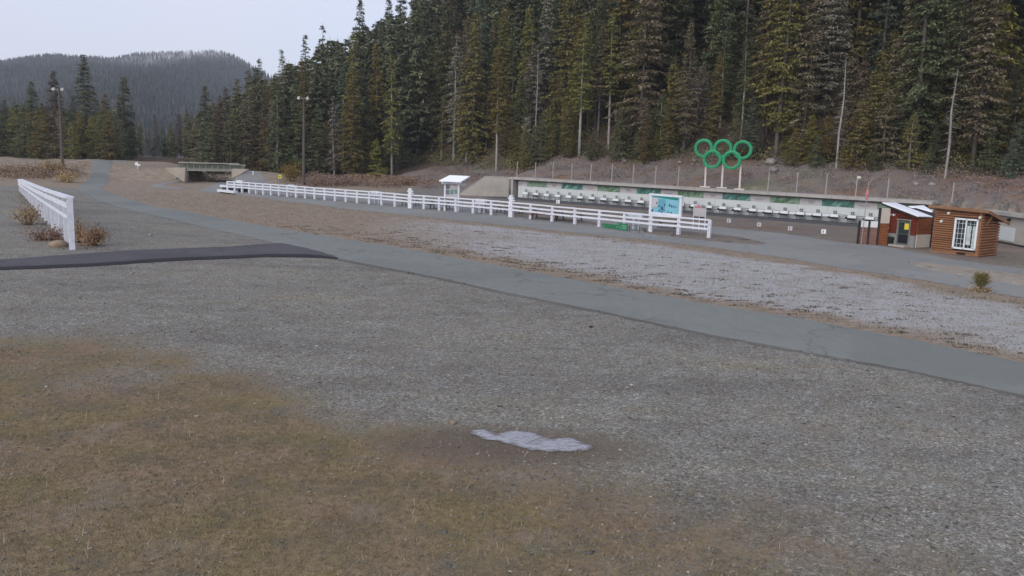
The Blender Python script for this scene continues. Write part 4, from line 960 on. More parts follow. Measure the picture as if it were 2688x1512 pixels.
for k in range(8):
    hz = zm / 8; part('orange_board', MB().beam(u * a + Vector((0, 0, hz * (k + .5))), u * b + Vector((0, 0, hz * (k + .5))), .05, hz - .015), orange, t)
# wind sock pole
p = G(2253, 640); p.y -= .4; t = thing('windsock_pole', 'thin pale pole with a drooping pink windsock by the plank fence', 'pole', p)
zt_ = zoff(2262, 474, p.y); part('pole', MB().tube([(0, 0, 0), (.08, 0, zt_ - .05)], .022, 6), galv, t)
part('windsock', MB().tube([(.08, 0, zt_ - .45), (.06, 0, zt_ - .75), (.03, -.02, zt_ - 1.05)], [.04, .11, .06], 8), pinkp, t); part('crossarm', MB().beam((.08, 0, zt_ - .1), (.25, 0, zt_ + .12), .02, .02), galv, t)

# lane marker signs
for lab, px, yt, yb in (('small pale sign on a thin post, leftmost of four beyond the fence end', 1912, 574, 598), ('small pale sign on a thin post, second of four beyond the fence end', 1991, 584, 608), ('small pale sign on a thin post, third of four beyond the fence end', 2072.5, 594, 617), ('bright white sign on a post, rightmost of four beyond the fence end', 2160, 602, 629), ('white sign with grey print rising above the fence before lane plate 24', 1463.6, 525, 562)):
    p = G(px, yb); h_ = zoff(px, yt, p.y); t = thing('lane_sign', lab, 'sign', p, -.3, 'small signs on the range edge')
    part('post', MB().box((0, .02, h_ / 2 - .02), (.035, .035, h_ - .04)), greyp, t); sg = part('sign_face', MB().box((0, -.02, h_ - .13), (.27, .03, .26)), whitep if px > 2100 or px < 1500 else palep, t)
    part('print', MB().box((-.03, -.04, h_ - .13), (.06, .006, .14)), greytxt, sg)

# ------------------------------------------------------------------ light poles
def lightpole(px, pb, pt, lab):
    p = hit(px, pb); zt_ = zoff(px + 4, pt, p.y) - p.z; t = thing('light_pole', lab, 'light pole', p, 0, 'floodlight poles')
    part('pole', MB().tube([(0, 0, 0), (.05, 0, zt_ * .5), (.08, 0, zt_)], [.17, .14, .10], 8), polew, t)
    part('crossarm', MB().box((.08, 0, zt_ - .15), (1.05, .08, .08)), galv, t)
    for s_ in (-1, 1): part('floodlight', MB().tube([(.08 + s_ * .46, -.1, zt_ - .02), (.08 + s_ * .5, -.38, zt_ - .16)], [.09, .16], 10), lampw, t)
lightpole(797, 487, 255, 'tall wooden light pole with two floodlights behind the rail fence'); lightpole(164, 438, 232, 'distant light pole with two floodlights among the left trees')
p = hit(653, 443); t = thing('pole', 'pale bare wooden pole standing beside the right bridge abutment', 'pole', p); part('shaft', MB().tube([(0, 0, 0), (0, 0, 2.1)], .08, 8), rockm, t)
# yellow sign
p = hit(735, 482); zt_ = zoff(735, 459, p.y) - p.z; t = thing('yellow_sign', 'square yellow sign on a post right of the bridge', 'sign', p)
part('post', MB().box((0, .03, zt_ / 2), (.05, .05, zt_)), greyp, t); sg = part('sign_face', MB().box((0, -.01, zt_ - .2), (.36, .03, .4)), yellow, t); part('pictogram', MB().box((0, -.03, zt_ - .2), (.12, .006, .18)), darkw, sg)
p = hit(362, 448); t = thing('direction_sign', 'white arrow-shaped trail sign left of the bridge', 'sign', p); part('post', MB().box((0, 0, .3), (.06, .06, .6)), white, t); part('board', MB().prism([(-.3, -.04, .45), (.25, -.04, .38), (.35, -.04, .5), (.1, -.04, .62), (-.05, -.04, .85), (-.3, -.04, .72)], (0, .03, 0)), white, t)
p = hit(665, 463); t = thing('marker_post', 'short white marker post on the bank right of the bridge', 'post', p, data=MB().box((0, 0, .22), (.12, .12, .44)).mesh('marker_post', white))

# ------------------------------------------------------------------ bridge
Yb = 95.0
t = thing('bridge', 'small concrete bridge with green steel girder crossing an underpass', 'bridge', (BRX0, Yb, 0))
o_ = Vector((BRX0, Yb, 0)); def_ = lambda px, py, dy=0: at(px, py, Yb + dy) - o_
part('abutment', MB().prism([def_(434, 440, -3.5), def_(487, 440, -3.5), def_(484, 478, -3.5), def_(440, 449, -3.5)], (0, .5, 0)), concb, t)
part('abutment', MB().prism([def_(608, 443, -3.5), def_(652, 444, -3.5), def_(630, 458, -3.5), def_(609, 468, -3.5)], (0, .5, 0)), concb, t)
part('inner_face', MB().prism([def_(485.5, 448, -3.4), def_(484, 478, -3.4), def_(502, 474, 6), def_(494, 450, 6)], (.1, .1, 0)), concb, t)
part('girder', MB().prism([def_(486, 440, .3), def_(609, 443, .3), def_(609, 450, .3), def_(486, 448.5, .3)], (0, .25, 0)), steell, t)
part('web', MB().prism([def_(468, 429, .8), def_(645, 435, .8), def_(640, 444, .8), def_(470, 440, .8)], (0, .15, 0)), steelg, t)
part('top_rail', MB().prism([def_(468, 424.5, .3), def_(628, 429, .3), def_(628, 432, .3), def_(468, 427.5, .3)], (0, .2, 0)), steell, t)
part('top_rail', MB().prism([def_(600, 431, 3.2), def_(645, 432.5, 3.2), def_(645, 434.5, 3.2), def_(600, 433, 3.2)], (0, .2, 0)), steell, t)
part('deck', MB().prism([def_(470, 439, .9), def_(640, 442, .9), def_(640, 444, 6), def_(470, 441, 6)], (0, 0, -.18)), darkw, t)
for i in range(15):
    px = 493 + i * 7.9; yy = 432 + i * .18
    part('stiffener', MB().beam(def_(px, yy + 11, .15), def_(px, yy + 1, .15), .06, .08), steell if i % 2 == 0 else steelg, t)

# ------------------------------------------------------------------ bushes and brush
def leafcloud(name, pts, size, mat, n):
    pts = np.asarray(pts); V = []; m = len(pts)
    a = rng.normal(0, 1, (m, 3)); a /= np.linalg.norm(a, axis=1)[:, None]; b = np.cross(a, rng.normal(0, 1, (m, 3))); b /= np.linalg.norm(b, axis=1)[:, None] + 1e-9
    sz = size * (.5 + rng.random(m))[:, None]
    V = np.stack([pts - a * sz * .5, pts + a * sz * .5, pts + b * sz * 1.1], 1).reshape(-1, 3); return npmesh(name, V, np.arange(m * 3).reshape(-1, 3), mat)
def bush(name, label, p, w, h, mat, n=1500, size=.05, cat='bush', stems=14, group=None):
    t = thing(name, label, cat, p, 0, group); m = MB(); pts = []
    for i in range(stems):
        an = random.random() * 6.28; r = w * .5 * random.random() ** .5; e = Vector((math.cos(an) * r, math.sin(an) * r * .8, h * random.uniform(.55, 1) * (1 - .35 * r / (w * .5))))
        b0 = Vector((e.x * .25, e.y * .25, -.02)); mid = b0.lerp(e, .5) + Vector((random.gauss(0, .04), random.gauss(0, .04), .05 * h)); m.tube([b0, mid, e], [.012 * h + .004, .008 * h + .003, .002], 4, False)
        for k in range(n // stems):
            q = random.random() ** .6; c = (b0.lerp(mid, q * 2) if q < .5 else mid.lerp(e, q * 2 - 1)); sp = .10 * w * (.5 + q); pts.append((c.x + random.gauss(0, sp), c.y + random.gauss(0, sp), max(.01, c.z + random.gauss(0, sp * .8))))
    part('stems', m, BARKD, t); link('foliage', leafcloud('foliage', pts, size, mat, n), t); return t
dryb = foliage('dry_orange_leaves', (.12, .08, .035), (.28, .19, .085), (.42, .31, .17))
redb = foliage('dry_red_leaves', (.10, .055, .032), (.21, .125, .08), (.31, .21, .15))
dryb2 = foliage('rusty_leaves', (.09, .05, .025), (.20, .115, .055), (.30, .19, .10))
yelb = foliage('yellow_leaves', (.07, .055, .012), (.17, .125, .03), (.25, .19, .06))
pinkb = foliage('pinkish_dry_grass', (.09, .06, .045), (.19, .13, .10), (.28, .20, .15))
p = G(238, 645); bush('dry_bush', 'orange-brown dry bush on the right of the near white fence post', p, 1.35, 1.05, dryb, 2600, .05)
p = G(205, 638); bush('dry_bush', 'thin yellowish shrub close behind the near white fence post', p, .8, 1.25, dryb, 700, .05)
p = G(72, 590); bush('dry_bush', 'sparse yellow shrub left of the tall white fence', p, 1.5, 1.3, dryb, 1300, .05)
p = G(128, 630); bush('dry_bush', 'low reddish bush at the foot of the tall white fence', p, 1.9, .65, dryb2, 1300, .05)
p = hit(768, 478); bush('yellow_bush', 'golden autumn bush left of the wooden light pole', p, 2.4, 2.6, yelb, 2600, .09)
p = hit(140, 452); bush('dry_bush', 'orange dry shrub on the far left grass bank', p, 3.0, 1.3, dryb2, 1500, .1)
p = hit(170, 478); bush('dry_bush', 'low brown shrub below the left light pole', p, 2.8, 1.0, dryb, 1600, .08)
# small pine
p = G(2573, 764); t = thing('pine_sapling', 'small bushy pine sapling between the frosty field and the asphalt', 'sapling', p)
m = MB().tube([(0, 0, 0), (.02, 0, .5), (0, 0, .78)], [.03, .02, .008], 6); pts = []; part('trunk', m, BARK, t)
V = []
for i in range(340):
    an = random.random() * 6.28; z_ = random.random() ** .8 * .5 + .05; L_ = .50 * (1 - z_ * .75) * random.uniform(.6, 1.1); up = random.uniform(.35, 1.3)
    b0 = np.array([0, 0, z_]); d_ = np.array([math.cos(an), math.sin(an), up]); d_ /= np.linalg.norm(d_)
    for k in range(12):
        q = .25 + .75 * k / 11; c = b0 + d_ * L_ * q; w_ = rng.normal(0, 1, 3); w_ -= w_.dot(d_) * d_ * .5; w_ /= np.linalg.norm(w_); e = c + (w_ * .5 + d_ * .6) * .075; s2 = np.cross(d_, w_) * .005
        V += [c - s2 * 1.7, c + s2 * 1.7, e]
V = np.array(V); link('needles', npmesh('needles', V, np.arange(len(V)).reshape(-1, 3), FOL['olive green']), t)
link('dry_needles', leafcloud('dry_needles', [(random.gauss(0, .22), random.gauss(0, .16), abs(random.gauss(.03, .08))) for _ in range(380)], .05, dryb, 1), t)
# brush strip along the forest foot and berm
def brushfield(name, npts, gen, hgt_, mat, size=.12):
    xs, ys = gen(npts); z_ = hgt(xs, ys) + rng.random(len(xs)) ** 1.5 * hgt_
    return kind(link(name, leafcloud(name, np.stack([xs, ys, z_], 1), size, mat, 1)), 'stuff')
def strip_gen(px0, px1, py0, py1):
    cs = [hit(a, py0 + (py1 - py0) * (a - px0) / (px1 - px0)) for a in np.linspace(px0, px1, 9)]
    def g(n):
        q = rng.random(n) * 8; i = q.astype(int); f = q - i; P = np.array([c[:2] for c in cs]); xy = P[i] * (1 - f)[:, None] + P[np.minimum(i + 1, 8)] * f[:, None]
        xx = xy[:, 0] + rng.normal(0, .6, n); yy = xy[:, 1] + rng.normal(0, 2.5, n); cl = vnoise(xx / 1.7, yy / 1.7, 71) > .38; return xx[cl], yy[cl]
    return g
brushfield('dry_brush', 26000, strip_gen(790, 1130, 482, 492), 1.1, pinkb, .10)
brushfield('red_brush', 9000, strip_gen(930, 1080, 476, 486), 1.0, redb, .12)
brushfield('bank_grass', 14000, strip_gen(-60, 190, 452, 462), .6, pinkb, .10)
brushfield('underpass_grass', 3500, strip_gen(505, 600, 474, 474), 1.0, pinkb, .09)
def berm_gen(lo, hi, s_lo, s_hi, sd_):
    def g(n):
        dq = lo + rng.random(n) * (hi - lo); sq = s_lo + rng.random(n) * (s_hi - s_lo)
        dq = dq + .42 * np.maximum(0, -sq - 4)
        xx = WA.x + WD.x * sq + WN.x * dq; yy = WA.y + WD.y * sq + WN.y * dq; c = (vnoise(xx / 2.3, yy / 2.3, sd_) * .6 + vnoise(xx / .8, yy / .8, sd_ + 1) * .4) > .52; return xx[c], yy[c]
    return g
greyb = foliage('grey_brush', (.06, .05, .047), (.15, .125, .115), (.26, .22, .20))
brushfield('berm_brush', 90000, berm_gen(1.5, 15, -30, 62, 81), .38, greyb, .085)
brushfield('berm_ferns', 16000, berm_gen(4, 20, -30, 62, 91), .45, redb, .085)
brushfield('forest_undergrowth', 110000, berm_gen(9.5, 34, -80, 62, 95), 1.6, FOL['olive green'], .14)
brushfield('forest_shrubs', 60000, berm_gen(9, 30, -80, 62, 195), 1.3, FOL['dark green'], .14)
# rocks on the berm
xs, ys = berm_gen(5, 11.5, -6, 60, 101)(1500)
k2 = vnoise(xs / 6, ys / 6, 111) > .55
pebbles('berm_rocks', xs[k2][:420], ys[k2][:420], np.exp(rng.normal(math.log(.10), .4, min(420, k2.sum()))), rockm)
for px, py, r, lab in ((2022, 432, .55, 'large rounded grey boulder at the forest edge right of the rings'), (2030, 452, .45, 'pale boulder below the rounded one right of the rings'), (1784, 428, .22, 'white rock above the wall left of the rings'), (1822, 427, .25, 'white rock just left of the lowest ring'), (2446, 490, .25, 'white rock on the bank above the red hut'), (1640, 425, .25, 'pinkish rock on the bank above the wall'), (2404, 487, .22, 'grey rock left of the white one above the red hut')):
    p = hit(px, py); thing('boulder', lab, 'boulder', (p.x, p.y, p.z + r * .3), random.random() * 6, data=MB().lump((0, 0, 0), r, 2, .15, (1.2, 1, .75)).mesh('boulder', rockm, True))

# ------------------------------------------------------------------ trees
def conifer(seed, H, R, bare=.12, dens=1.0, droop=.5, ragged=.3, size=.26, sparse=0.0, topthin=False):
    r = np.random.default_rng(seed); V = []
    z = bare * H; st = .36 / dens
    lobes = [(r.random() * 6.28, r.random() * H, r.random() * .5 + .4) for _ in range(7)]
    segs = []
    while z < H - .2:
        k = (z - bare * H) / (H * (1 - bare)); prof = (1 - k) ** .72 * (min(1, .45 + k * 3.2))
        if topthin: prof *= .8 + .3 * math.sin(k * 9 + seed)
        for b in range(r.integers(4, 7)):
            if r.random() < sparse + ragged * .35: continue
            an = r.random() * 6.28; L = R * prof * r.uniform(1 - ragged, 1.12) + .12
            for la, lz, ls in lobes:
                if abs(z - lz) < 1.3 and math.cos(an - la) > .5: L *= ls + .35
            zz = z + r.normal(0, .12); n = max(2, int(L / .21)); rise = .25 * (k - .3)
            dx, dy = math.cos(an), math.sin(an)
            segs.append((dx, dy, zz, L))
            q = (np.arange(n) + r.random(n)) / n; q = q ** .75
            m = 7
            q = np.repeat(q, m); rad = q * L; cz_ = zz + rad * rise - droop * .34 * rad * rad / max(L, .8)
            spread = .16 + .22 * L * .28 * (1 - q * .6)
            lat = r.normal(0, 1, len(q)) * spread
            c = np.stack([dx * rad - dy * lat, dy * rad + dx * lat, cz_ - np.abs(r.normal(0, .10, len(q)))], 1)
            s_ = size * .86 * (.55 + r.random(len(q)) * .9)
            fd = np.stack([dx + r.normal(0, .6, len(q)), dy + r.normal(0, .6, len(q)), r.normal(-.45, .35, len(q))], 1); fd /= np.linalg.norm(fd, axis=1)[:, None]
            sd_ = np.cross(fd, np.stack([r.normal(0, .45, len(q)), r.normal(0, .45, len(q)), np.ones(len(q))], 1)); sd_ /= np.linalg.norm(sd_, axis=1)[:, None]
            V.append(np.stack([c - sd_ * s_[:, None] * .33, c + sd_ * s_[:, None] * .33, c + fd * s_[:, None] * 1.25], 1))
        z += st * r.uniform(.7, 1.3) * (1 + .6 * (1 - k) * .3)
    # leader
    V = np.concatenate(V).reshape(-1, 3)
    tip = np.array([[(-.05, 0, H - .9), (.05, 0, H - .9), (0, 0, H + .25)], [(0, -.05, H - .9), (0, .05, H - .9), (0, 0, H + .25)]]).reshape(-1, 3)
    V = np.concatenate([V, tip])
    crown = npmesh('crown', V, np.arange(len(V)).reshape(-1, 3), FOL['dark green'])
    random.seed(seed); m = MB(); rb = H * .0065 + .045
    bx, by = random.gauss(0, .12), random.gauss(0, .12)
    m.tube([(0, 0, -.5), (bx * .3, by * .3, H * .25), (bx, by, H * .6), (0, 0, H * .97)], [rb * 1.25, rb, rb * .6, .02], 7, False)
    for i in range(int(16 + bare * 60)):
        z_ = random.uniform(.08, max(.3, bare + .15)) * H; an = random.random() * 6.28; L = random.uniform(.4, R * .6)
        m.tube([(bx * .5, by * .5, z_), (math.cos(an) * L, math.sin(an) * L, z_ - L * random.uniform(-.1, .4))], [.03, .008], 3, False)
    if sparse > .4 or ragged > .5:
        for dx, dy, zz, L in segs[::2]: m.tube([(0, 0, zz), (dx * L * .9, dy * L * .9, zz - L * .12)], [.035, .01], 3, False)
    return crown, m.mesh('trunk', BARK, True)
PROT = []   # (crown, trunk, H, description)
specs = [(1, 22, 3.1, .06, 1.0, .5, .30, .27, 0, 'full-crowned'), (2, 24, 2.9, .14, 1.0, .6, .35, .27, 0, 'spire-shaped'), (3, 20, 3.5, .03, 1.0, .4, .28, .27, 0, 'broad bushy'),
         (4, 26, 2.8, .32, 1.0, .6, .38, .27, .1, 'bare-trunked'), (5, 23, 2.4, .2, .95, .7, .42, .26, .2, 'narrow ragged'), (6, 18, 2.5, .03, 1.1, .5, .25, .25, 0, 'slender pointed'),
         (7, 25, 3.0, .42, 1.0, .5, .4, .28, .15, 'high-crowned'), (8, 21, 2.6, .12, .95, .8, .5, .28, .32, 'thin half-dead'), (9, 22, 2.4, .2, .9, .9, .5, .3, .25, 'drooping ragged'), (10, 8, 2.0, .0, 1.3, .3, .25, .2, 0, 'young')]
for s_ in specs:
    c, tr = conifer(s_[0], s_[1], s_[2], s_[3], s_[4], s_[5], s_[6], s_[7], s_[8]); PROT.append((c, tr, s_[1], s_[9]))
DEAD = MB(); random.seed(5)
DEAD.tube([(0, 0, -.3), (.1, 0, 6), (-.05, .1, 12), (.1, 0, 19)], [.13, .11, .08, .02], 7, False)
for i in range(70):
    z_ = random.uniform(4, 18.5); an = random.random() * 6.28; L = random.uniform(.4, 1.6) * (1.15 - z_ / 22); e = (math.cos(an) * L, math.sin(an) * L, z_ - L * random.uniform(0, .6)); DEAD.tube([(0, 0, z_), e], [.035, .008], 3, False)
DEADM = DEAD.mesh('trunk', BARKP, True)
used_labels = {}
LMK = [(95, 'the pointed left conifer'), (164, 'the left light pole'), (232, 'the tallest left conifer'), (333, 'the path crest'), (362, 'the trail sign'), (460, 'the left abutment'), (545, 'the bridge'), (630, 'the right abutment'), (735, 'the yellow sign'), (797, 'the wooden light pole'), (878, 'the lichen-grey conifer'), (985, 'the yellow-green spire'), (1077, 'the first crossarm post'), (1190, 'the kiosk'), (1303, 'the twin-trunked tree'), (1405, 'the leafless snag'), (1520, 'the white-trunked tree'), (1597, 'the pale high-crowned tree'), (1742, 'the map board'), (1847, 'the leftmost ring'), (1898, 'the middle ring'), (1950, 'the rightmost ring'), (2022, 'the rounded boulder'), (2100, 'the net posts'), (2180, 'the bright white sign'), (2253, 'the windsock'), (2370, 'the red hut'), (2440, 'the rear shed'), (2535, 'the log hut'), (2650, 'the end wall')]
def tree(x, y, height, proto, tint, where, trunkmat=BARK, label=None, name='conifer_tree', group=None, wide=1.0):
    c, tr, H0, dsc = PROT[proto]; z0 = h1(x, y); k = height / H0
    px = proj(x, y, z0 + height * .5)[0] / W * 100
    if label is None:
        pxs = px / 100 * W; L0 = min(LMK, key=lambda q: abs(q[0] - pxs)); rel = 'above' if abs(L0[0] - pxs) < 14 else ('left of' if pxs < L0[0] else 'right of')
        where = f"{'low' if proj(x, y, z0)[1] > 405 else ('midway' if proj(x, y, z0)[1] > 250 else 'high')} on the slope, {rel} {L0[1]}" if pxs > 700 else f"{rel} {L0[1]}" + (', set far back' if y > 150 else '')
        szw = 'tall' if height > 19 else ('medium' if height > 11 else 'small')
        label = f'{szw} {dsc} {tint} conifer {where}'
        if label in used_labels:
            used_labels[label] += 1; k_ = label; label = label + ', ' + 'zeroth first second third fourth fifth sixth seventh eighth ninth tenth eleventh twelfth thirteenth fourteenth fifteenth sixteenth seventeenth eighteenth nineteenth twentieth'.split()[min(20, used_labels[k_])] + ' nearest'
        used_labels[label] = 1
    if len(label.split()) > 16: label = label.replace(' on the slope', '')
    t = thing(name, label, 'tree', (x, y, z0), random.random() * 6.28, group)
    kk = (k ** .6 if k > 1 else k ** .85) * wide
    t.scale = (kk, kk, k)
    a = link('trunk', tr, t); b = link('crown', c, t)
    for o, m_ in ((a, trunkmat), (b, FOL[tint])):
        o.material_slots[0].link = 'OBJECT'; o.material_slots[0].material = m_
    t.rotation_euler = (random.gauss(0, .012), random.gauss(0, .012) , t.rotation_euler[2]); return t
SKX = [-200, 0, 60, 340, 356, 480, 515, 560, 620, 660, 720, 790, 850, 930, 1000, 1060, 1160, 1300, 2700, 3000]
SKY_ = [290, 285, 262, 290, 352, 345, 285, 262, 235, 205, 172, 130, 98, 55, 35, -10, -90, -200, -600, -600]
placed = []
def ok(x, y, dmin):
    for a, b in placed:
        if (a - x) ** 2 + (b - y) ** 2 < dmin * dmin: return False
    return True
# hero trees: (px, base py, top py, proto, tint, label, trunk)
heroes = [
 (95, 436, 212, 5, 'dark green', 'pointed dark conifer at the left, between the edge and the left light pole', BARK, 140),
 (152, 436, 184, 1, 'brownish', 'brown-tinged spire conifer beside the left light pole', BARK, 140),
 (232, 436, 142, 0, 'dark green', 'tallest dark conifer of the left clump, in front of the mountain', BARK, 138),
 (333, 440, 200, 5, 'dark green', 'pointed dark conifer at the right end of the left clump', BARK, 138),
 (284, 440, 245, 2, 'olive green', 'olive conifer between the two tallest of the left clump', BARK, 134),
 (545, 440, 224, 1, 'dark green', 'pointed conifer rising above the bridge in front of the mountain', BARK, 135),
 (690, 445, 150, 4, 'dark green', 'narrow conifer at the lower end of the forest skyline', BARK, 150),
 (745, 445, 128, 8, 'pale grey-green', 'ragged greyish conifer on the skyline left of the floodlight pole', BARKP, 150),
 (797, 445, 88, 8, 'dark green', 'ragged skyline conifer directly above the wooden light pole', BARK, 160),
 (850, 445, 60, 7, 'dark green', 'thin-topped skyline conifer with a bare leader', BARK, 165),
 (945, 445, -4, 1, 'dark green', 'black pointed conifer cutting the sky, leftmost of the highest two', BARKD, 170),
 (1012, 445, -12, 1, 'dark green', 'black pointed conifer cutting the sky, right of the highest two', BARKD, 172),
 (1055, 440, -50, 0, 'dark green', 'dark broad conifer where the sky ends', BARKD, 165),
 (1520, 408, 25, 3, 'olive green', 'conifer with a bright white bare trunk left of the rings', BARKP, None),
 (1303, 452, 120, 3, 'yellow-green', 'yellow-green tree with twin pale trunks above the wing wall', BARKP, None),
 (1597, 395, 30, 6, 'olive green', 'high-crowned tree with a pale trunk right of the white-trunked one', BARKP, None),
 (1567, 400, 60, 6, 'brownish', 'brown-crowned tree with a slim grey trunk', BARK, None),
 (1190, 450, 85, 7, 'pale grey-green', 'grey half-dead conifer above the kiosk', BARKP, 125),
 (878, 455, 250, 7, 'pale grey-green', 'lichen-grey conifer right of the wooden light pole', BARKP, 120),
 (1932, 430, -60, 8, 'pale grey-green', 'lichen-draped pale conifer above the rings', BARKP, 100),
 (2005, 430, -90, 8, 'pale grey-green', 'lichen-draped pale conifer right of the rings', BARKP, 102),
 (2385, 470, -70, 4, 'pale grey-green', 'thin pale-trunked conifer above the red hut', BARKP, 100),
 (2180, 450, -60, 6, 'brownish', 'brown conifer with a grey trunk above the right-hand signs', BARK, 96),
 (720, 450, 262, 7, 'pale grey-green', 'greyish ragged conifer left of the wooden light pole', BARK, 125),
 (1175, 452, 60, 0, 'yellow-green', 'yellow-topped conifer high above the kiosk', BARK, 140),
 (985, 450, 110, 1, 'yellow-green', 'yellow-green spire conifer right of the lichen-grey one', BARK, 135),
]
for (px, pb, pt, pr_, tint, lab, tm, Yd) in heroes:
    if Yd is None: p = hit(px, pb)
    else: p = at(px, pb, Yd)
    zt_ = zoff(px, pt, p.y); z0 = h1(p.x, p.y); placed.append((p.x, p.y)); tree(p.x, p.y, max(6, zt_ - z0), pr_, tint, '', tm, lab, wide=1.3 if px < 600 else 1.0)
for px, pb, pt, lab in ((1405, 400, 130, 'leafless grey snag with thin twigs left of the white-trunked conifer'), (1425, 402, 300, 'short crooked bare snag at the forest foot'), (2195, 445, 150, 'bare pale snag standing right of the rings'), (2480, 470, 180, 'bare grey snag above the log hut')):
    p = hit(px, pb); z0 = p.z; H_ = zoff(px, pt, p.y) - z0; t = thing('dead_tree', lab, 'tree', p, random.random() * 6); t.scale = (.8, .8, H_ / 19); link('trunk', DEADM, t); placed.append((p.x, p.y))
for (px, Yd, pt, pr_, tint) in ((352, 150, 318, 7, 'brownish'), (372, 172, 322, 5, 'olive green'), (392, 165, 335, 7, 'pale grey-green'), (412, 178, 300, 4, 'brownish'), (430, 170, 332, 5, 'blue-green'), (452, 175, 322, 2, 'olive green'), (474, 160, 298, 1, 'brownish'), (494, 158, 286, 0, 'olive green'), (508, 165, 300, 5, 'blue-green'),
        (20, 138, 262, 0, 'dark green'), (48, 136, 275, 2, 'blue-green'), (72, 134, 282, 2, 'olive green'), (118, 134, 268, 2, 'olive green'), (128, 142, 280, 0, 'yellow-green'), (176, 134, 272, 7, 'brownish'), (198, 140, 258, 2, 'dark green'), (216, 132, 300, 2, 'olive green'), (262, 136, 262, 0, 'dark green'), (306, 134, 258, 7, 'pale grey-green'), (322, 140, 270, 0, 'dark green'), (-30, 136, 255, 0, 'dark green'), (0, 142, 248, 1, 'brownish'),
        (600, 146, 228, 1, 'brownish'), (625, 150, 205, 0, 'olive green'), (655, 152, 182, 1, 'brownish'), (580, 142, 250, 0, 'dark green'), (672, 146, 176, 0, 'dark green')):
    p = at(px, 440, Yd); z0 = h1(p.x, p.y); placed.append((p.x, p.y)); tree(p.x, p.y, max(5, zoff(px, pt, p.y) - z0), pr_, tint, '', random.choice((BARK, BARKP)), group='conifers of the hillside forest', wide=1.2)
random.seed(21)
cands = []
tries = 0
while tries < 60000 and len(cands) < 1000:
    tries += 1
    Y = random.uniform(60, 215); px = random.uniform(-120, 2860); p = at(px, 500, Y); x = p.x
    d_, s_ = dwall(x, Y); dd_ = float(d_) - .42 * max(0, -float(s_) - 4)
    lfz = px < 1050 and Y > 120 + max(0, (900 - px)) * .0
    rgz = dd_ > (9.0 if px > 2050 else 12.0)
    if not (lfz or rgz): continue
    if px < 1300 and Y < 118: continue
    if px < 700 and Y > 185: continue
    if 355 < px < 500 and Y < 150: continue
    if dd_ > 74: continue
    near = (dd_ < 22 if rgz and px > 1100 else Y < 135)
    if not ok(x, Y, 1.9 if near else 2.5): continue
    z0 = h1(x, Y); sk = np.interp(px, SKX, SKY_); cap = zoff(px, sk + abs(random.gauss(0, 26)) + 6, Y) - z0
    Hn = random.uniform(14, 27) if not near else random.choice((random.uniform(4, 10), random.uniform(6, 12), random.uniform(13, 25), random.uniform(14, 25)))
    if px < 360: Hn = min(Hn, 15)
    if cap < 4: continue
    Hn = min(Hn, cap); placed.append((x, Y)); cands.append((Y, x, Hn, near, px, dd_))
cands.sort(key=lambda c: c[5] if c[4] > 1100 else c[0] - 105)
TN = ['dark green'] * 30 + ['olive green'] * 28 + ['blue-green'] * 8 + ['brownish'] * 24 + ['yellow-green'] * 6 + ['pale grey-green'] * 5
def zone(px, Y):
    if px < 350: return 'in the left clump'
    if px < 700: return 'behind the bridge'
    if px < 1120: return 'on the slope left of the kiosk'
    if px < 1400: return 'on the slope above the wing wall'
    if px < 1820: return 'on the slope left of the rings'
    if px < 2000: return 'on the slope above the rings'
    if px < 2300: return 'on the slope right of the rings'
    return 'on the slope above the huts'
far = []
random.seed(77); ny = 0
for k_ in range(4000):
    if ny >= 46: break
    sq = random.uniform(-12, 62); dq = random.uniform(8.8, 13.5) + .42 * max(0, -sq - 4)
    x = WA.x + WD.x * sq + WN.x * dq; Y = WA.y + WD.y * sq + WN.y * dq; px = proj(x, Y, 4)[0]
    if not (1180 < px < 2720) or not ok(x, Y, 1.3): continue
    if 1770 < px < 2060 and dq < 11.5: continue
    placed.append((x, Y)); ny += 1
    tree(x, Y, random.uniform(2.2, 6.5), random.choice((9, 9, 5, 2)), random.choice(['dark green'] * 4 + ['olive green'] * 3 + ['blue-green', 'yellow-green', 'brownish']), '', group='young conifers along the forest foot')
for i, (Y, x, Hn, near, px, dd_) in enumerate(cands):
    if i < 200:
        pr_ = 9 if Hn < 9 else random.choice([0, 0, 1, 1, 2, 2, 3, 4, 5, 5, 6, 7, 8])
        if (Hn < 13 or (dd_ < 17 and px > 1600)) and pr_ in (3, 6): pr_ = random.choice((0, 1, 5))
        tree(x, Y, Hn, pr_, random.choice(TN), zone(px, Y), random.choice((BARK, BARK, BARK, BARKD, BARKD, BARKP)), group='conifers of the hillside forest')
    else: far.append((Y, x, Hn))
# the rest of the wood reads as one mass
LOW = []
for sd_ in range(4):
    c, tr = conifer(50 + sd_, 22, 3.0, .05 + .07 * sd_, .38, .5, .35, .66, .0)
    v = np.empty(len(c.vertices) * 3, np.float32); c.vertices.foreach_get('co', v); LOW.append(v.reshape(-1, 3)); bpy.data.meshes.remove(c); bpy.data.meshes.remove(tr)
VV = []
for i, (Y, x, Hn) in enumerate(far):
    v = LOW[i % 4]; k = Hn / 22; kk = k ** .6; an = random.random() * 6.28; c, s_ = math.cos(an), math.sin(an)
    VV.append(np.stack([(v[:, 0] * c - v[:, 1] * s_) * kk + x, (v[:, 0] * s_ + v[:, 1] * c) * kk + Y, v[:, 2] * k + h1(x, Y)], 1))
if VV:
    VV = np.concatenate(VV); fm = foliage('far_wood_needles', (.05, .052, .028), (.10, .10, .055), (.16, .155, .09)); kind(link('forest', npmesh('forest', VV, np.arange(len(VV)).reshape(-1, 3), fm)), 'stuff')
print('trees', len(cands), 'far', len(far), 'far tris', sum(len(LOW[i % 4]) // 3 for i in range(len(far))))

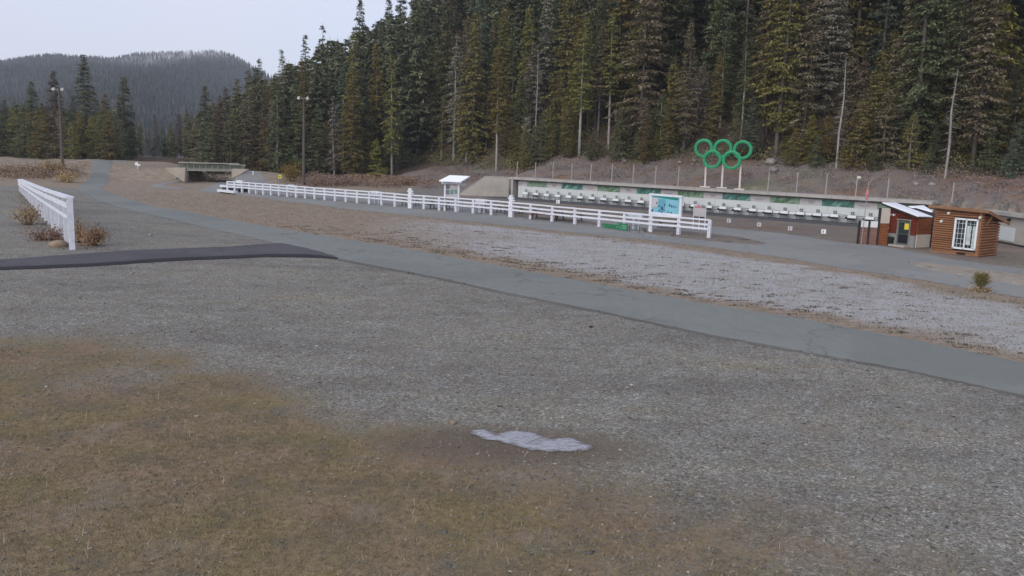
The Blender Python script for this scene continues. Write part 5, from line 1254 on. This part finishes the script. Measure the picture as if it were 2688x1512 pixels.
# ------------------------------------------------------------------ far mountain
RX = [-300, 0, 60, 130, 220, 300, 360, 450, 540, 575, 610, 640, 680, 740, 850, 1000]; RY = [205, 164, 152, 142, 150, 152, 141, 138, 134, 135, 145, 160, 182, 215, 250, 300]
nx_, ny_ = 200, 90; V = []
YR = 1250.0
for j in range(ny_):
    k = j / (ny_ - 1); Y = 380 + (YR - 380) * k if k < .8 else 380 + (YR - 380) * k
    for i in range(nx_):
        px = -420 + (1500) * i / (nx_ - 1); top = at(px, float(np.interp(px, RX, RY)) + 8, YR); x = top.x * (.45 + .55 * (Y / YR))
        prof = k ** 1.25; r_ = (vnoise(x / 60, Y / 90, 7) - .5) * 26 + (vnoise(x / 22, Y / 35, 9) - .5) * 7
        V.append((x, Y, -4 + (top.z + 4) * prof + r_ * math.sin(math.pi * min(1, k)) * .9))
V = np.array(V)
back = V[-nx_:].copy(); back[:, 1] += 300; back[:, 2] = -10; Vm = np.concatenate([V, back])
ii = np.arange(nx_ * (ny_ + 1)).reshape(ny_ + 1, nx_); q = np.stack([ii[:-1, :-1], ii[:-1, 1:], ii[1:, 1:], ii[1:, :-1]], -1).reshape(-1, 4)
mtn, n_, b_ = nt('mountain_slope', 1, 0)
f_ = noise(n_, .03, 5, .65); n_.links.new(ramp(n_, f_, [(.35, (.030, .036, .032)), (.7, (.060, .062, .058))]), b_.inputs['Base Color'])
me = npmesh('mountain', Vm, q, mtn, 4); me.polygons.foreach_set('use_smooth', [True] * len(q)); kind(link('mountain', me), 'structure')
nt_ = 20000; u1 = rng.random(nt_) * (nx_ - 1); v1 = rng.random(nt_) ** .8 * (ny_ - 1.01); v1[:900] = ny_ - 1.02
i0 = u1.astype(int); j0 = v1.astype(int); fu = (u1 - i0)[:, None]; fv = (v1 - j0)[:, None]; i1 = np.minimum(i0 + 1, nx_ - 1); j1 = np.minimum(j0 + 1, ny_ - 1)
Pm = (V[j0 * nx_ + i0] * (1 - fu) + V[j0 * nx_ + i1] * fu) * (1 - fv) + (V[j1 * nx_ + i0] * (1 - fu) + V[j1 * nx_ + i1] * fu) * fv
HT = rng.uniform(7, 14, nt_) * (.6 + .4 * (1 - v1 / ny_)); RT = HT * rng.uniform(.14, .22, nt_)
ns = 5; an = np.arange(ns) * 2 * math.pi / ns; tiers = [(.05, 1.0, .55), (.35, .72, .8), (.62, .45, 1.0)]
VV = []; 
for (zb_, rr, zt_) in tiers:
    j_ = rng.random((nt_, ns)) * .6 + .7
    ring = np.stack([Pm[:, None, 0] + np.cos(an)[None] * RT[:, None] * rr * j_, Pm[:, None, 1] + np.sin(an)[None] * RT[:, None] * rr * j_, Pm[:, None, 2] + (HT * zb_)[:, None] + 0 * j_], -1)
    apex = Pm + np.stack([0 * HT, 0 * HT, HT * zt_], -1); nxt = np.roll(ring, -1, axis=1)
    VV.append(np.stack([ring, nxt, np.repeat(apex[:, None], ns, 1)], 2).reshape(-1, 3))
VV = np.concatenate(VV)
mf, n_, b_ = nt('mountain_needles', 1, 0); g_ = n_.nodes.new('ShaderNodeNewGeometry')
c_ = ramp(n_, g_.outputs['Random Per Island'], [(0, (.020, .026, .020)), (.5, (.042, .046, .038)), (1, (.085, .082, .075))])
sp = n_.nodes.new('ShaderNodeSeparateXYZ'); n_.links.new(g_.outputs['Position'], sp.inputs[0]); up_ = math_(n_, 'MULTIPLY', sp.outputs['Z'], 1 / 130.)
xx_ = math_(n_, 'MULTIPLY', math_(n_, 'ADD', sp.outputs['X'], 445 + 30), 1 / 70.); xx_ = math_(n_, 'SUBTRACT', 1.25, math_(n_, 'ABSOLUTE', xx_)); 
sn = math_(n_, 'MULTIPLY', math_(n_, 'MULTIPLY', ramp(n_, up_, [(.66, 0.), (.88, 1.)]), xx_, True), ramp(n_, noise(n_, .06, 4, .7), [(.4, 0.), (.62, 1.)]))
c_ = mixc(n_, sn, c_, (.55, .55, .56)); n_.links.new(c_, b_.inputs['Base Color'])
kind(link('mountain_forest', npmesh('mountain_forest', VV, np.arange(len(VV)).reshape(-1, 3), mf)), 'stuff')

# ------------------------------------------------------------------ air
hz = MB().box((0, 780, 80), (4100, 1640, 182)).mesh('haze'); hm = bpy.data.materials.new('haze'); hm.use_nodes = True; hn = hm.node_tree; hn.nodes.clear()
pv = hn.nodes.new('ShaderNodeVolumePrincipled'); pv.inputs['Color'].default_value = (.82, .90, 1.0, 1); pv.inputs['Density'].default_value = .00025; pv.inputs['Anisotropy'].default_value = 0.1
ho = hn.nodes.new('ShaderNodeOutputMaterial'); hn.links.new(pv.outputs[0], ho.inputs['Volume']); hz.materials.append(hm)
o = kind(link('haze', hz), 'stuff'); o.display_type = 'WIRE'
